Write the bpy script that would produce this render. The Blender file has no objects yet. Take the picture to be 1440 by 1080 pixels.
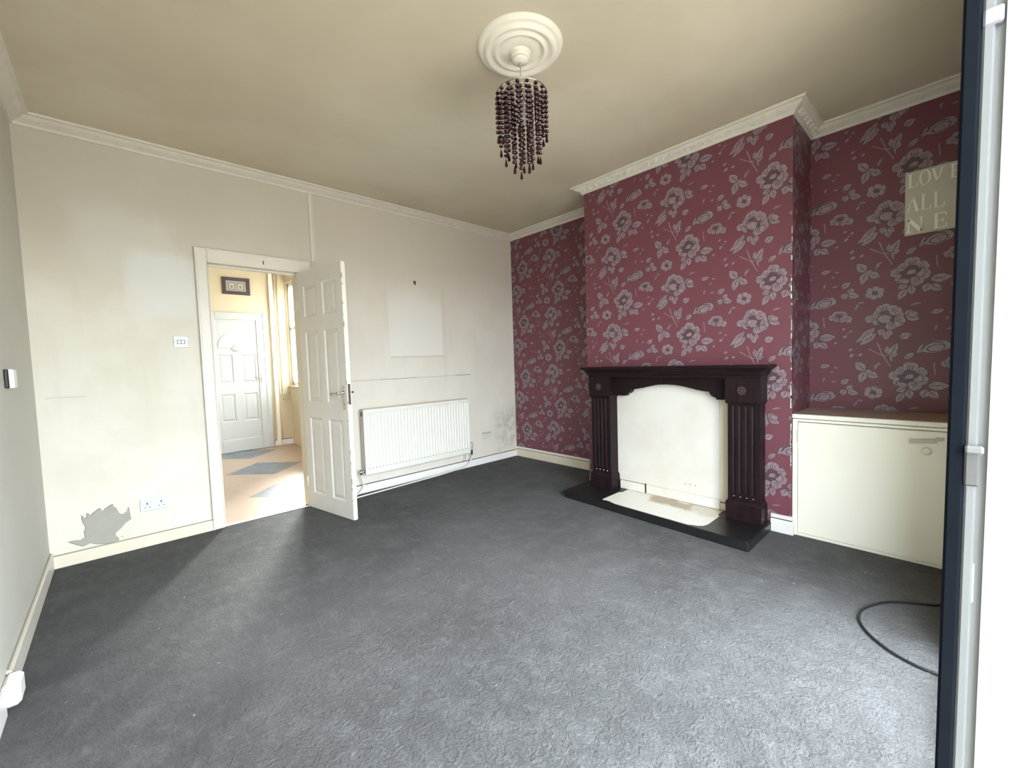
import bpy, math, random
from mathutils import Vector, Matrix
rnd = random.Random(7)
S = bpy.context.scene
COL = S.collection
PI = math.pi

# ------------------------------------------------------------------ helpers
class MB:
    """collects faces for ONE mesh object"""
    def __init__(s): s.v = []; s.f = []; s.m = []; s.sm = []
    def add(s, verts, faces, mat=0, smooth=False):
        o = len(s.v); s.v += [tuple(v) for v in verts]
        for f in faces:
            s.f.append(tuple(i + o for i in f)); s.m.append(mat); s.sm.append(smooth)
        return s
    def box(s, x0, x1, y0, y1, z0, z1, mat=0, bev=0.0):
        if x0 > x1: x0, x1 = x1, x0
        if y0 > y1: y0, y1 = y1, y0
        if z0 > z1: z0, z1 = z1, z0
        b = min(bev, (x1-x0)*.45, (y1-y0)*.45, (z1-z0)*.45)
        if b <= 0:
            v = [(x, y, z) for z in (z0, z1) for y in (y0, y1) for x in (x0, x1)]
            f = [(0,2,3,1),(4,5,7,6),(0,1,5,4),(2,6,7,3),(0,4,6,2),(1,3,7,5)]
            return s.add(v, f, mat)
        P = ((x0,x1),(y0,y1),(z0,z1)); idx = {}; v = []
        for c in [(i,j,k) for i in (0,1) for j in (0,1) for k in (0,1)]:
            for a in range(3):
                p = [0,0,0]
                for d in range(3):
                    sg = 1 if c[d] == 0 else -1
                    p[d] = P[d][c[d]] + (0 if d == a else sg*b)
                idx[(c,a)] = len(v); v.append(p)
        f = []
        cen = Vector(((x0+x1)/2,(y0+y1)/2,(z0+z1)/2))
        def face(ids):
            n = (Vector(v[ids[1]])-Vector(v[ids[0]])).cross(Vector(v[ids[2]])-Vector(v[ids[0]]))
            m = sum((Vector(v[i]) for i in ids), Vector())/len(ids) - cen
            f.append(tuple(ids) if n.dot(m) > 0 else tuple(reversed(ids)))
        for a in range(3):
            o = [d for d in range(3) if d != a]
            for e in (0,1):
                ids = []
                for (p,q) in ((0,0),(1,0),(1,1),(0,1)):
                    c = [0,0,0]; c[a] = e; c[o[0]] = p; c[o[1]] = q; ids.append(idx[(tuple(c),a)])
                face(ids)
            for p in (0,1):
                for q in (0,1):
                    c0 = [0,0,0]; c0[o[0]] = p; c0[o[1]] = q; c1 = list(c0); c1[a] = 1
                    c0 = tuple(c0); c1 = tuple(c1)
                    face([idx[(c0,o[0])], idx[(c1,o[0])], idx[(c1,o[1])], idx[(c0,o[1])]])
        for c in [(i,j,k) for i in (0,1) for j in (0,1) for k in (0,1)]:
            face([idx[(c,0)], idx[(c,1)], idx[(c,2)]])
        return s.add(v, f, mat)
    def tube(s, pts, r, n=10, mat=0, cap=True, smooth=True):
        pts = [Vector(p) for p in pts]
        rr = r if isinstance(r, (list, tuple)) else [r]*len(pts)
        v = []; up = None
        for i, p in enumerate(pts):
            t = (pts[min(i+1, len(pts)-1)] - pts[max(i-1, 0)]).normalized()
            if up is None:
                a = Vector((0,0,1)) if abs(t.z) < .9 else Vector((1,0,0))
                up = (a - t*a.dot(t)).normalized()
            else:
                up = (up - t*up.dot(t)).normalized()
            w = t.cross(up)
            for k in range(n):
                a = 2*PI*k/n
                v.append(p + (up*math.cos(a) + w*math.sin(a))*rr[i])
        f = []
        for i in range(len(pts)-1):
            for k in range(n):
                f.append((i*n+k, i*n+(k+1)%n, (i+1)*n+(k+1)%n, (i+1)*n+k))
        s.add(v, f, mat, smooth)
        if cap:
            o = len(s.v) - len(v)
            s.f += [tuple(o+k for k in reversed(range(n))), tuple(o+(len(pts)-1)*n+k for k in range(n))]
            s.m += [mat]*2; s.sm += [False]*2
        return s
    def lathe(s, prof, c=(0,0,0), n=48, axis='z', mat=0, smooth=True):
        v = []; f = []
        for r, h in prof:
            for k in range(n):
                a = 2*PI*k/n; x, y = r*math.cos(a), r*math.sin(a)
                p = {'z': (x, y, h), 'y': (x, h, y), 'x': (h, x, y)}[axis]
                v.append((p[0]+c[0], p[1]+c[1], p[2]+c[2]))
        for i in range(len(prof)-1):
            for k in range(n):
                q = (i*n+k, i*n+(k+1)%n, (i+1)*n+(k+1)%n, (i+1)*n+k)
                f.append(q)
        return s.add(v, f, mat, smooth)
    def prism(s, loop, fn, d0, d1, mat=0, smooth=False, back=True):
        """loop of 2-D points, fn(u,v,d)->xyz, extruded from depth d0 to d1"""
        n = len(loop)
        v = [fn(u, w, d0) for u, w in loop] + [fn(u, w, d1) for u, w in loop]
        f = [tuple(range(n, 2*n))] + ([tuple(reversed(range(n)))] if back else [])
        f += [(i, (i+1) % n, n+(i+1) % n, n+i) for i in range(n)]
        return s.add(v, f, mat, smooth)
    def sweep(s, path, prof, closed=False, mat=0, side=1, smooth=False, caps=True):
        """profile (offset, z) swept along a mitred XY polyline; offset to the left*side"""
        P = [Vector(p) for p in path]; n = len(P); m = len(prof); v = []
        for i in range(n):
            def nrm(a, b):
                d = (b-a).normalized(); return Vector((-d.y, d.x))*side
            if 0 < i < n-1:
                n1, n2 = nrm(P[i-1], P[i]), nrm(P[i], P[i+1])
                mit = (n1+n2)/(1+n1.dot(n2))
            elif i == 0: mit = nrm(P[0], P[1])
            else: mit = nrm(P[-2], P[-1])
            for o, z in prof: v.append((P[i].x+mit.x*o, P[i].y+mit.y*o, z))
        f = []
        for i in range(n-1):
            for k in range(m):
                f.append((i*m+k, i*m+(k+1) % m, (i+1)*m+(k+1) % m, (i+1)*m+k))
        if caps: f += [tuple(range(m)), tuple(reversed(range((n-1)*m, n*m)))]
        return s.add(v, f, mat, smooth)
    def build(s, name, mats, parent=None, fix=True, autosmooth=False):
        me = bpy.data.meshes.new(name)
        me.from_pydata(s.v, [], s.f)
        if not isinstance(mats, (list, tuple)): mats = [mats]
        for m in mats: me.materials.append(m)
        me.polygons.foreach_set('material_index', s.m)
        me.polygons.foreach_set('use_smooth', s.sm)
        me.update()
        if fix:
            import bmesh
            bm = bmesh.new(); bm.from_mesh(me)
            bmesh.ops.recalc_face_normals(bm, faces=bm.faces[:]); bm.to_mesh(me); bm.free()
        o = bpy.data.objects.new(name, me); COL.objects.link(o)
        if parent: o.parent = parent
        return o

def tag(o, label=None, cat=None, group=None, kind=None):
    if label: o['label'] = label
    if cat: o['category'] = cat
    if group: o['group'] = group
    if kind: o['kind'] = kind
    return o
def empty(name, loc, label, cat, rz=0, kind=None, group=None, rx=0):
    o = bpy.data.objects.new(name, None); COL.objects.link(o); o.empty_display_size = .05
    o.location = loc; o.rotation_euler = (rx, 0, rz)
    return tag(o, label, cat, group, kind)
def struct(o, label=None, cat=None): return tag(o, label, cat, None, 'structure')

# ------------------------------------------------------------------ materials
class NT:
    def __init__(s, name):
        s.m = bpy.data.materials.new(name); s.m.use_nodes = True
        s.t = s.m.node_tree; s.n = s.t.nodes; s.l = s.t.links
        s.b = s.n['Principled BSDF']
        s._co = None
    def node(s, typ, **kw):
        x = s.n.new(typ)
        for k, v in kw.items(): setattr(x, k, v)
        return x
    def set(s, sock, val):
        if hasattr(val, 'is_output') or isinstance(val, bpy.types.NodeSocket): s.l.new(val, sock)
        else: sock.default_value = val
    @property
    def co(s):
        if s._co is None: s._co = s.node('ShaderNodeTexCoord').outputs['Object']
        return s._co
    def math(s, op, a, b=0.0, c=None):
        x = s.node('ShaderNodeMath', operation=op)
        s.set(x.inputs[0], a); s.set(x.inputs[1], b)
        if c is not None: s.set(x.inputs[2], c)
        return x.outputs[0]
    def noise(s, scale, detail=4, rough=.55, vec=None, dist=0.0, out='Fac'):
        x = s.node('ShaderNodeTexNoise'); s.set(x.inputs['Vector'], vec or s.co)
        x.inputs['Scale'].default_value = scale; x.inputs['Detail'].default_value = detail
        x.inputs['Roughness'].default_value = rough; x.inputs['Distortion'].default_value = dist
        return x.outputs[out]
    def mapv(s, scale=(1,1,1), loc=(0,0,0), rot=(0,0,0), vec=None):
        x = s.node('ShaderNodeMapping'); s.set(x.inputs['Vector'], vec or s.co)
        x.inputs['Scale'].default_value = scale; x.inputs['Location'].default_value = loc; x.inputs['Rotation'].default_value = rot
        return x.outputs[0]
    def step(s, val, a, b):
        x = s.node('ShaderNodeMapRange', interpolation_type='SMOOTHSTEP'); s.set(x.inputs[0], val)
        x.inputs[1].default_value = a; x.inputs[2].default_value = b
        return x.outputs[0]
    def mix(s, fac, a, b):
        x = s.node('ShaderNodeMix', data_type='RGBA'); s.set(x.inputs[0], fac)
        for i, c in ((6, a), (7, b)):
            s.set(x.inputs[i], c if not isinstance(c, tuple) else (c[0], c[1], c[2], 1))
        return x.outputs[2]
    def sep(s, vec=None):
        x = s.node('ShaderNodeSeparateXYZ'); s.set(x.inputs[0], vec or s.co); return x.outputs
    def boxmask(s, u, v, u0, u1, v0, v1, e=.01):
        m = s.math('MULTIPLY', s.step(u, u0-e, u0+e), s.step(u, u1+e, u1-e))
        m2 = s.math('MULTIPLY', s.step(v, v0-e, v0+e), s.step(v, v1+e, v1-e))
        return s.math('MULTIPLY', m, m2)
    def bump(s, h, strength=.2, dist=.01):
        x = s.node('ShaderNodeBump'); s.set(x.inputs['Height'], h)
        x.inputs['Strength'].default_value = strength; x.inputs['Distance'].default_value = dist
        s.l.new(x.outputs[0], s.b.inputs['Normal'])
    def mul(s, col, k):
        x = s.node('ShaderNodeVectorMath', operation='SCALE'); s.set(x.inputs[0], col); x.inputs['Scale'].default_value = k; return x.outputs[0]
    def done(s, col, rough=.5, metal=0.0, spec=None):
        s.set(s.b.inputs['Base Color'], col if not isinstance(col, tuple) else (col[0], col[1], col[2], 1))
        s.set(s.b.inputs['Roughness'], rough); s.b.inputs['Metallic'].default_value = metal
        if spec is not None: s.b.inputs['Specular IOR Level'].default_value = spec
        return s.m
def plain(name, col, rough=.5, var=.08, scale=9, metal=0.0, bump=0.0, spec=None):
    t = NT(name); n = t.noise(scale, 5)
    if min(col) > .4 and not name.startswith(('kitchen', 'upvc', 'boxing', 'picture', 'white_plastic', 'plinth')): col = tuple(x*.95 for x in col)
    c = t.mix(n, tuple(x*(1-var) for x in col), tuple(min(1, x*(1+var)) for x in col))
    if bump: t.bump(t.noise(scale*12, 3), bump, .002)
    return t.done(c, rough, metal, spec)

# carpet
t = NT('carpet_charcoal')
big = t.noise(1.3, 3, .5); mid = t.noise(7, 5, .65); fine = t.noise(120, 3, .7); brush = t.noise(1, 6, .7, t.mapv((26, 9, 10), rot=(0,0,.6)))
c = t.mix(t.step(big, .3, .7), (.070,.069,.067), (.101,.100,.098))
c = t.mix(t.math('MULTIPLY', t.step(mid, .42, .75), .45), c, (.158,.157,.155))
c = t.mix(t.math('MULTIPLY', t.step(brush, .5, .72), .35), c, (.185,.184,.182))
c = t.mix(t.math('MULTIPLY', t.step(fine, .35, .7), .5), c, (.035,.036,.037))
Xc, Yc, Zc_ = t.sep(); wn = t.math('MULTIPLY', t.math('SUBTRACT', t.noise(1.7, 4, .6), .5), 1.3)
lit_mid = t.boxmask(t.math('ADD', Xc, wn), t.math('ADD', Yc, wn), -3.35, -1.05, -4.6, -1.05, .45)   # stronger daylight on the middle and near carpet, painted into its colour
c = t.mix(t.math('MULTIPLY', lit_mid, .48), c, t.mul(c, 1.9))
vo = t.node('ShaderNodeTexVoronoi'); t.set(vo.inputs['Vector'], t.mapv((1,1,0))); vo.inputs['Scale'].default_value = 11
sp = t.math('MULTIPLY', t.step(vo.outputs['Distance'], .05, .03), t.step(t.noise(2.3, 2), .5, .56))
c = t.mix(t.math('MULTIPLY', sp, .7), c, (.55,.56,.55))
clump = t.noise(32, 5, .65, dist=1.2); nap = t.noise(11, 4, .6, dist=.8)
c = t.mix(t.math('MULTIPLY', t.step(clump, .5, .72), .30), c, (.148,.147,.145))
t.bump(t.math('ADD', t.math('MULTIPLY', fine, .5), t.math('ADD', t.math('MULTIPLY', brush, .8), t.math('ADD', t.math('MULTIPLY', clump, 1.6), t.math('MULTIPLY', nap, 1.2)))), .75, .012)
t.b.inputs['Sheen Weight'].default_value = .03; t.b.inputs['Sheen Roughness'].default_value = .6; t.b.inputs['Sheen Tint'].default_value = (.9,.94,1,1)
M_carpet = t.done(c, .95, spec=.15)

# back wall paint with its stains
def wallpaint(name, back=False):
    t = NT(name); X, Y, Z = t.sep()
    w = t.noise(2.2, 5, .6); w2 = t.noise(.9, 3, .5); stv = t.noise(1, 5, .6, t.mapv((9, 9, 1.2)))
    base = t.mix(t.step(w, .32, .7), (.75,.70,.575), (.82,.78,.67))
    base = t.mix(t.math('MULTIPLY', t.step(w2, .45, .65), .4), base, (.76,.69,.59))
    base = t.mix(t.math('MULTIPLY', t.step(stv, .52, .75), .25), base, (.65,.62,.54))
    if back:
        dn = t.noise(3.2, 4, .6, dist=.4)
        off = t.math('MULTIPLY', t.math('SUBTRACT', dn, .5), .22)
        Xn = t.math('ADD', X, off); Zn = t.math('ADD', Z, off)
        # yellowed, dirtier upper wall with its shade painted in, irregular lower edge
        up = t.step(t.math('ADD', Zn, t.math('MULTIPLY', X, -.03)), 1.75, 2.35)
        base = t.mix(t.math('MULTIPLY', up, .6), base, (.55,.505,.40))
        # pinker area right of the door
        base = t.mix(t.math('MULTIPLY', t.step(Xn, -2.6, -1.9), .35), base, (.72,.655,.585))
        # fresh roller patches left of the door
        base = t.mix(t.math('MULTIPLY', t.boxmask(Xn, Zn, -3.80, -3.30, 1.90, 2.28, .10), .55), base, (.76,.745,.68))
        base = t.mix(t.math('MULTIPLY', t.boxmask(Xn, Zn, -3.55, -3.19, 1.62, 2.02, .06), .6), base, (.82,.83,.79))
        # ghost of a hung picture
        Xs = t.math('ADD', X, t.math('MULTIPLY', off, .08)); Zs = t.math('ADD', Z, t.math('MULTIPLY', off, .08))
        pr = t.boxmask(Xs, Zs, -1.68, -1.06, 1.28, 2.03, .012)
        base = t.mix(t.math('MULTIPLY', t.math('MULTIPLY', pr, t.step(Zn, 2.06, 1.72)), .75), base, (.82,.79,.72))
        base = t.mix(t.math('MULTIPLY', t.boxmask(Xs, Zs, -1.68, -1.03, 1.268, 1.286, .006), .35), base, (.45,.41,.34))
        base = t.mix(t.math('MULTIPLY', t.boxmask(Xs, Zs, -1.06, -1.01, 1.0, 2.0, .02), .3), base, (.66,.60,.52))
        # damp grime near the corner
        dm = t.math('MULTIPLY', t.boxmask(Xn, Zn, -.34, .05, .12, .62, .10), t.step(t.noise(9, 5, .65), .36, .62))
        base = t.mix(t.math('MULTIPLY', dm, .55), base, (.36,.34,.29))
        sc = t.step(t.noise(1, 5, .7, t.mapv((14, 14, 40))), .66, .74)
        base = t.mix(t.math('MULTIPLY', t.math('MULTIPLY', sc, t.boxmask(X, Z, -.75, 0, .1, .8, .1)), .6), base, (.25,.23,.2))
        # hairline crack at mid height
        Zc = t.math('ADD', Z, t.math('MULTIPLY', t.math('SUBTRACT', t.noise(6, 4), .5), .012))
        for a, b_, k in ((-1.80,-1.40,.55), (-.90,-.70,.7), (-1.42,-.9,.3), (-2.2,-1.8,.35), (-3.98,-3.8,.18)):
            base = t.mix(t.math('MULTIPLY', t.boxmask(X, Zc, a, b_, 1.057, 1.0655, .003), k), base, (.16,.14,.12))
    t.bump(t.math('ADD', t.noise(14, 6, .6), t.math('MULTIPLY', t.noise(90, 3), .25)), .18, .006)
    return t.done(t.mul(base, .86), .7, spec=.3)
M_wall = wallpaint('emulsion_offwhite')
M_wallb = wallpaint('emulsion_offwhite_stained', True)
M_walll = plain('emulsion_grey_white', (.575,.56,.49), .7, .07, 2.5, bump=.12, spec=.25)
M_gaps = plain('grimy_line', (.30,.27,.21), .8, .2, 12)

t = NT('ceiling_tan'); w = t.noise(.9, 4, .55); w2 = t.noise(5, 5, .6)
c = t.mix(t.step(w, .3, .72), (.66,.58,.42), (.78,.705,.54)); c = t.mix(t.math('MULTIPLY', t.step(w2, .5, .8), .2), c, (.58,.49,.33))
t.bump(t.noise(40, 5), .12, .004); M_ceil = t.done(t.mul(c, .80), .8, spec=.2)
M_cornice = plain('cornice_cream', (.68,.635,.535), .6, .10, 14, bump=.15)
M_rose = plain('rose_cream', (.78,.73,.61), .5, .05, 12)
M_gloss = plain('gloss_paint_aged', (.70,.66,.565), .38, .09, 6, bump=.05)
M_skirt = plain('skirting_white', (.78,.76,.71), .38, .07, 5)
M_skcream = plain('skirting_cream', (.72,.645,.50), .4, .08, 5)
M_gap = plain('dark_gap', (.05,.04,.035), .9)
M_doorp = plain('door_paint', (.71,.68,.615), .4, .09, 7)
M_doore = plain('door_edge_paint', (.82,.79,.69), .4, .05, 7)
M_cream = plain('cream_gloss', (.84,.82,.70), .32, .02, 4)
M_creamlid = None
t = NT('worktop_brown'); g = t.noise(1, 5, .6, t.mapv((3, 30, 3)))
M_top = t.done(t.mix(g, (.30,.22,.175), (.44,.335,.27)), .45)
t = NT('mahogany_dark'); g = t.noise(1, 6, .65, t.mapv((40, 40, 3))); M_mah = t.done(t.mix(t.step(g,.3,.75), (.009,.005,.006), (.020,.009,.011)), t.mix(g,(.36,.36,.36),(.5,.5,.5)), spec=.14)
t = NT('hearth_black'); g = t.noise(5, 5); M_hearth = t.done(t.mix(g, (.006,.006,.006), (.016,.015,.016)), t.mix(g,(.25,.25,.25),(.45,.45,.45)))
t = NT('hearth_inlay_cream'); X, Y, Z = t.sep(); n1 = t.noise(6, 6, .65, dist=.6); n2 = t.noise(16, 5, .6)
Yn = t.math('ADD', Y, t.math('MULTIPLY', t.math('SUBTRACT', n1, .5), .35)); Xn = t.math('ADD', X, t.math('MULTIPLY', t.math('SUBTRACT', n1, .5), .16))
st = t.boxmask(Yn, Xn, -2.50, -2.17, -.64, -.50, .03)
c = t.mix(t.step(n2, .55, .8), (.88,.85,.77), (.74,.66,.52)); c = t.mix(t.math('MULTIPLY', st, .9), c, t.mix(n2, (.34,.24,.14), (.50,.39,.25)))
st2 = t.math('MULTIPLY', t.boxmask(Yn, Xn, -2.8, -2.45, -.66, -.46, .05), .45); c = t.mix(st2, c, (.50,.40,.25)); M_inlay = t.done(t.mul(c, .9), .4)
t = NT('fireboard_cream'); n1 = t.noise(2.5, 4); n2 = t.noise(8, 5)
c = t.mix(t.step(n1, .35, .7), (.86,.83,.75), (.80,.75,.64)); c = t.mix(t.math('MULTIPLY', t.step(n2, .6, .8), .3), c, (.68,.60,.46)); M_board = t.done(t.mul(c, .78), .5)
M_bare = plain('bare_plaster', (.35,.335,.28), .85, .12, 16, bump=.3)
M_bared = plain('bare_plaster_edge', (.19,.175,.15), .9, .1, 20)
M_plast = plain('white_plastic', (.80,.79,.77), .3, .02)
M_sock = plain('socket_plastic', (.66,.66,.66), .3, .02)
M_plast_d = plain('socket_holes', (.10,.10,.10), .5, .02)
M_black = plain('black_plastic', (.012,.012,.014), .35, .02)
M_rad = plain('radiator_enamel', (.74,.72,.645), .4, .02, 4)
M_radside = plain('radiator_enamel_yellowed', (.60,.55,.43), .4, .05, 6)
M_chrome = plain('chrome', (.62,.60,.57), .18, .04, 30, metal=1.0)
M_brassd = plain('tarnished_metal', (.16,.14,.11), .4, .2, 40, metal=.8)
M_pipe = plain('pipe_painted', (.74,.71,.63), .35, .05)
M_pipeg = plain('pipe_grey', (.42,.40,.36), .4, .08, 20)
M_cable = plain('cable_black', (.012,.012,.013), .45, .02)
M_upvck = plain('upvc_door_white', (.50,.50,.465), .3, .02, 4)
M_upvc = plain('upvc_white', (.84,.85,.85), .25, .015, 4)
M_upvcg = plain('upvc_grey', (.13,.135,.132), .35, .04, 12)
M_upvcs = plain('upvc_dirty', (.17,.176,.174), .4, .07, 18)
M_gasket = plain('gasket_navy', (.0045,.006,.0085), .85, .25, 25, spec=.05)
M_steel = plain('keep_steel', (.11,.11,.11), .35, .1, 30, metal=.6)
M_sign = plain('plaque_sage', (.56,.535,.43), .6, .06, 12)
M_letter = plain('plaque_letter_cream', (.93,.91,.82), .5, .04, 20)
M_plinth = plain('plinth_white', (.86,.85,.80), .4, .03)
# wallpaper
t = NT('wallpaper_plum'); n1 = t.noise(2.0, 4); n2 = t.noise(180, 2, .6)
c = t.mix(n1, (.145,.043,.056), (.180,.057,.074)); c = t.mix(t.math('MULTIPLY', n2, .25), c, (.115,.038,.052)); t.bump(n2, .1, .001)
M_wp = t.done(c, .42, spec=.45)
t = NT('wallpaper_flower'); n2 = t.noise(70, 4, .7)
M_wpl = t.done(t.mix(t.step(n2, .3, .7), (.185,.122,.138), (.30,.225,.245)), .34, spec=.6)
t = NT('wallpaper_flower_dark'); M_wpd = t.done(t.mix(t.noise(90, 3, .6), (.066,.036,.045), (.10,.056,.068)), .4, spec=.5)
M_chip = plain('worn_paper_edge', (.80,.74,.74), .5, .05, 30)
# kitchen
M_kwall = plain('kitchen_yellow', (.60,.51,.345), .6, .05, 3)
M_ktile = plain('tile_tan', (.62,.45,.29), .35, .12, 8)
t = NT('kitchen_lino'); X, Y, Z = t.sep()
rot = t.mapv((1,1,1), rot=(0,0,.62)); rx, ry, rz_ = t.sep(rot)
gr = t.noise(1, 6, .65, t.mapv((7, 60, 1), vec=rot), dist=.5)
pl = t.math('FRACT', t.math('MULTIPLY', ry, 9.0)); seam = t.step(t.math('ABSOLUTE', t.math('SUBTRACT', pl, .5)), .485, .497)
wood = t.mix(t.step(gr, .3, .7), (.38,.26,.17), (.47,.35,.25)); wood = t.mix(t.math('MULTIPLY', seam, .35), wood, (.40,.25,.14))
def tri(v, c, per):
    q = t.math('FRACT', t.math('ADD', t.math('DIVIDE', t.math('SUBTRACT', v, c), per), .5))
    return t.math('MULTIPLY', t.math('ABSOLUTE', t.math('SUBTRACT', q, .5)), per)
dia = t.step(t.math('ADD', tri(X, -2.405, 1.19), tri(Y, 1.91, 1.19)), .425, .413)
slate = t.mix(t.step(t.noise(7, 6, .7, dist=.8), .35, .65), (.105,.115,.125), (.18,.198,.215))
t.bump(gr, .08, .003); M_lino = t.done(t.mix(dia, wood, slate), .32)
M_picf = plain('picture_frame_dark', (.075,.055,.05), .4, .1, 20)
M_mat = plain('picture_mount', (.36,.35,.37), .6, .02)
M_print = plain('print_cream', (.46,.41,.30), .6, .03)
M_printl = plain('print_line', (.10,.07,.05), .6, .1)
t = NT('clear_glass'); tr = t.node('ShaderNodeBsdfTransparent'); tr.inputs[0].default_value = (.82,.84,.84,1)
gl = t.node('ShaderNodeBsdfGlossy'); gl.inputs['Roughness'].default_value = .03; 
mxs = t.node('ShaderNodeMixShader'); mxs.inputs[0].default_value = .05; t.l.new(tr.outputs[0], mxs.inputs[1]); t.l.new(gl.outputs[0], mxs.inputs[2])
t.l.new(mxs.outputs[0], t.n['Material Output'].inputs[0]); M_glass = t.m
t = NT('bead_plum'); t.b.inputs['Transmission Weight'].default_value = .35; M_bead = t.done((.035,.003,.010), .15)
M_cord = plain('cord_cream', (.55,.50,.38), .5, .05)

# ------------------------------------------------------------------ dimensions
W, H, D, A, B = 4.02, 2.745, .478, 1.486, 3.10
FY = -3.85                       # inner face of the front wall
KX, KY = -1.66, 3.43             # kitchen right and far walls
DX0, DX1, DH = -3.115, -2.505, 2.0

# ------------------------------------------------------------------ room shell
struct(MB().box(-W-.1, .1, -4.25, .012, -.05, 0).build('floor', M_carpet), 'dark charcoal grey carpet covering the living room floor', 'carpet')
struct(MB().box(-4.6, KX+.1, .012, KY+.1, -.05, -.003).build('floor_kitchen', M_lino), 'wood effect kitchen floor with grey diamond insets beyond the doorway', 'kitchen floor')
struct(MB().box(-W-.1, .1, -4.25, .05, H, H+.08).build('ceiling', M_ceil), 'stained tan plaster ceiling of the living room', 'ceiling')
struct(MB().box(-4.6, KX+.1, .05, KY+.1, H+.15, H+.23).build('ceiling_kitchen', M_plast), 'white ceiling of the kitchen', 'ceiling')

PATCH = [(-3.941,.148),(-3.923,.151),(-3.887,.143),(-3.865,.154),(-3.865,.177),(-3.868,.194),(-3.86,.207),(-3.86,.227),(-3.869,.251),(-3.873,.285),(-3.869,.303),(-3.86,.279),(-3.849,.284),(-3.85,.307),(-3.839,.306),(-3.832,.291),(-3.815,.307),(-3.789,.326),(-3.778,.317),(-3.774,.298),(-3.765,.313),(-3.741,.331),(-3.722,.337),(-3.719,.317),(-3.708,.306),(-3.696,.267),(-3.679,.254),(-3.658,.272),(-3.65,.301),(-3.644,.285),(-3.642,.231),(-3.638,.211),(-3.669,.192),(-3.691,.164),(-3.721,.139),(-3.72,.116),(-3.706,.099),(-3.709,.078),(-3.737,.078),(-3.773,.082),(-3.811,.091),(-3.84,.109),(-3.873,.098),(-3.897,.112),(-3.926,.135)]
m = MB()
m.box(-W-.1, DX0-.01, 0, .11, -.05, H+.2); m.box(DX1+.01, .1, 0, .11, -.05, H+.2); m.box(DX0-.01, DX1+.01, 0, .11, DH+.01, H+.2)
wb = m
def flat(mb, pts, y, mat): mb.add([(x, y, z) for x, z in pts], [tuple(range(len(pts)))], mat)
# bare patch where the paint has fallen away (paint lip, then plaster)
cxp = sum(p[0] for p in PATCH)/len(PATCH); czp = sum(p[1] for p in PATCH)/len(PATCH)
flat(wb, PATCH, -.0006, 2)
flat(wb, [(cxp+(x-cxp)*.975+.002, czp+(z-czp)*.97-.0015) for x, z in PATCH], -.0012, 1)
# small blisters of lifted paint round the patch
for x, z, r in ((-3.873,.30,.006), (-3.69,.105,.006)):
    pts = [(x+r*math.cos(a*.9)*rnd.uniform(.6,1.3)*1.4, z+r*math.sin(a*.9)*rnd.uniform(.6,1.3)*.6) for a in range(7)]
    flat(wb, pts, -.0008, 3)
# scuffs
M_scuff = plain('scuff_grey', (.42,.40,.35), .8, .1)
struct(wb.build('wall_back', [M_wallb, M_bare, M_bared, M_scuff], fix=False), 'stained off-white back wall with the doorway and radiator', 'wall')
struct(MB().box(-W-.1, -W, -4.25, 0, -.05, H).build('wall_left', M_walll), 'off-white left wall seen at a steep angle', 'wall')
m = MB()
m.box(-W, -3.98, -4.12, FY, -.05, H); m.box(-3.03, -2.95, -4.12, FY, -.05, H); m.box(-3.98, -3.03, -4.12, FY, 2.1, H)
m.box(-2.95, -1.40, -4.12, FY, -.05, .06); m.box(-2.95, -1.40, -4.12, FY, 2.2, H); m.box(-1.40, 0, -4.12, FY, -.05, H)
struct(m.build('wall_front', M_wall), 'off-white front wall behind the viewer with entrance and window openings', 'wall')

# ------------------------------------------------------------------ wallpaper pattern
def ell(c, a, r1, r2, n=12, wob=.0, seed=0):
    R = random.Random(seed); o = []
    for k in range(n):
        th = 2*PI*k/n; k_ = 1+R.uniform(-wob, wob)
        x, y = r1*math.cos(th)*k_, r2*math.sin(th)*k_
        o.append((c[0]+x*math.cos(a)-y*math.sin(a), c[1]+x*math.sin(a)+y*math.cos(a)))
    return o
def leaf(b, tip, w, bend=0.0):
    bx, by = b; dx, dy = tip[0]-bx, tip[1]-by; L = math.hypot(dx, dy); ux, uy = dx/L, dy/L; nx, ny = -uy, ux
    prof = [(0,.12),(.14,.62),(.32,.98),(.5,1.0),(.68,.78),(.85,.42)]
    q = lambda t, s: (bx+ux*L*t+nx*(w*s+bend*math.sin(PI*t)), by+uy*L*t+ny*(w*s+bend*math.sin(PI*t)))
    return [q(t_, s_) for t_, s_ in prof]+[tip]+[q(t_, -s_) for t_, s_ in reversed(prof)]
def petal(c, tip, w, notch=.12):
    bx, by = c; dx, dy = tip[0]-bx, tip[1]-by; L = math.hypot(dx, dy); ux, uy = dx/L, dy/L; nx, ny = -uy, ux
    prof = [(.18,.25),(.4,.72),(.62,1.0),(.82,.92),(.95,.6)]
    q = lambda t, s: (bx+ux*L*t+nx*w*s, by+uy*L*t+ny*w*s)
    return [q(t_, s_) for t_, s_ in prof]+[q(1-notch*.3,.25), q(1.0,.12), q(1-notch,0), q(.99,-.15)]+[q(t_, -s_) for t_, s_ in reversed(prof)]
def shrink(poly, k):
    cx = sum(p[0] for p in poly)/len(poly); cy = sum(p[1] for p in poly)/len(poly)
    return [(cx+(x-cx)*k, cy+(y-cy)*k) for x, y in poly]
MOT = []   # (polygon, material index 1 light 2 dark, layer)
def P_(poly, k=.84, lay=0):
    MOT.append((poly, 2, lay)); MOT.append((shrink(poly, k), 1, lay+.45))
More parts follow.
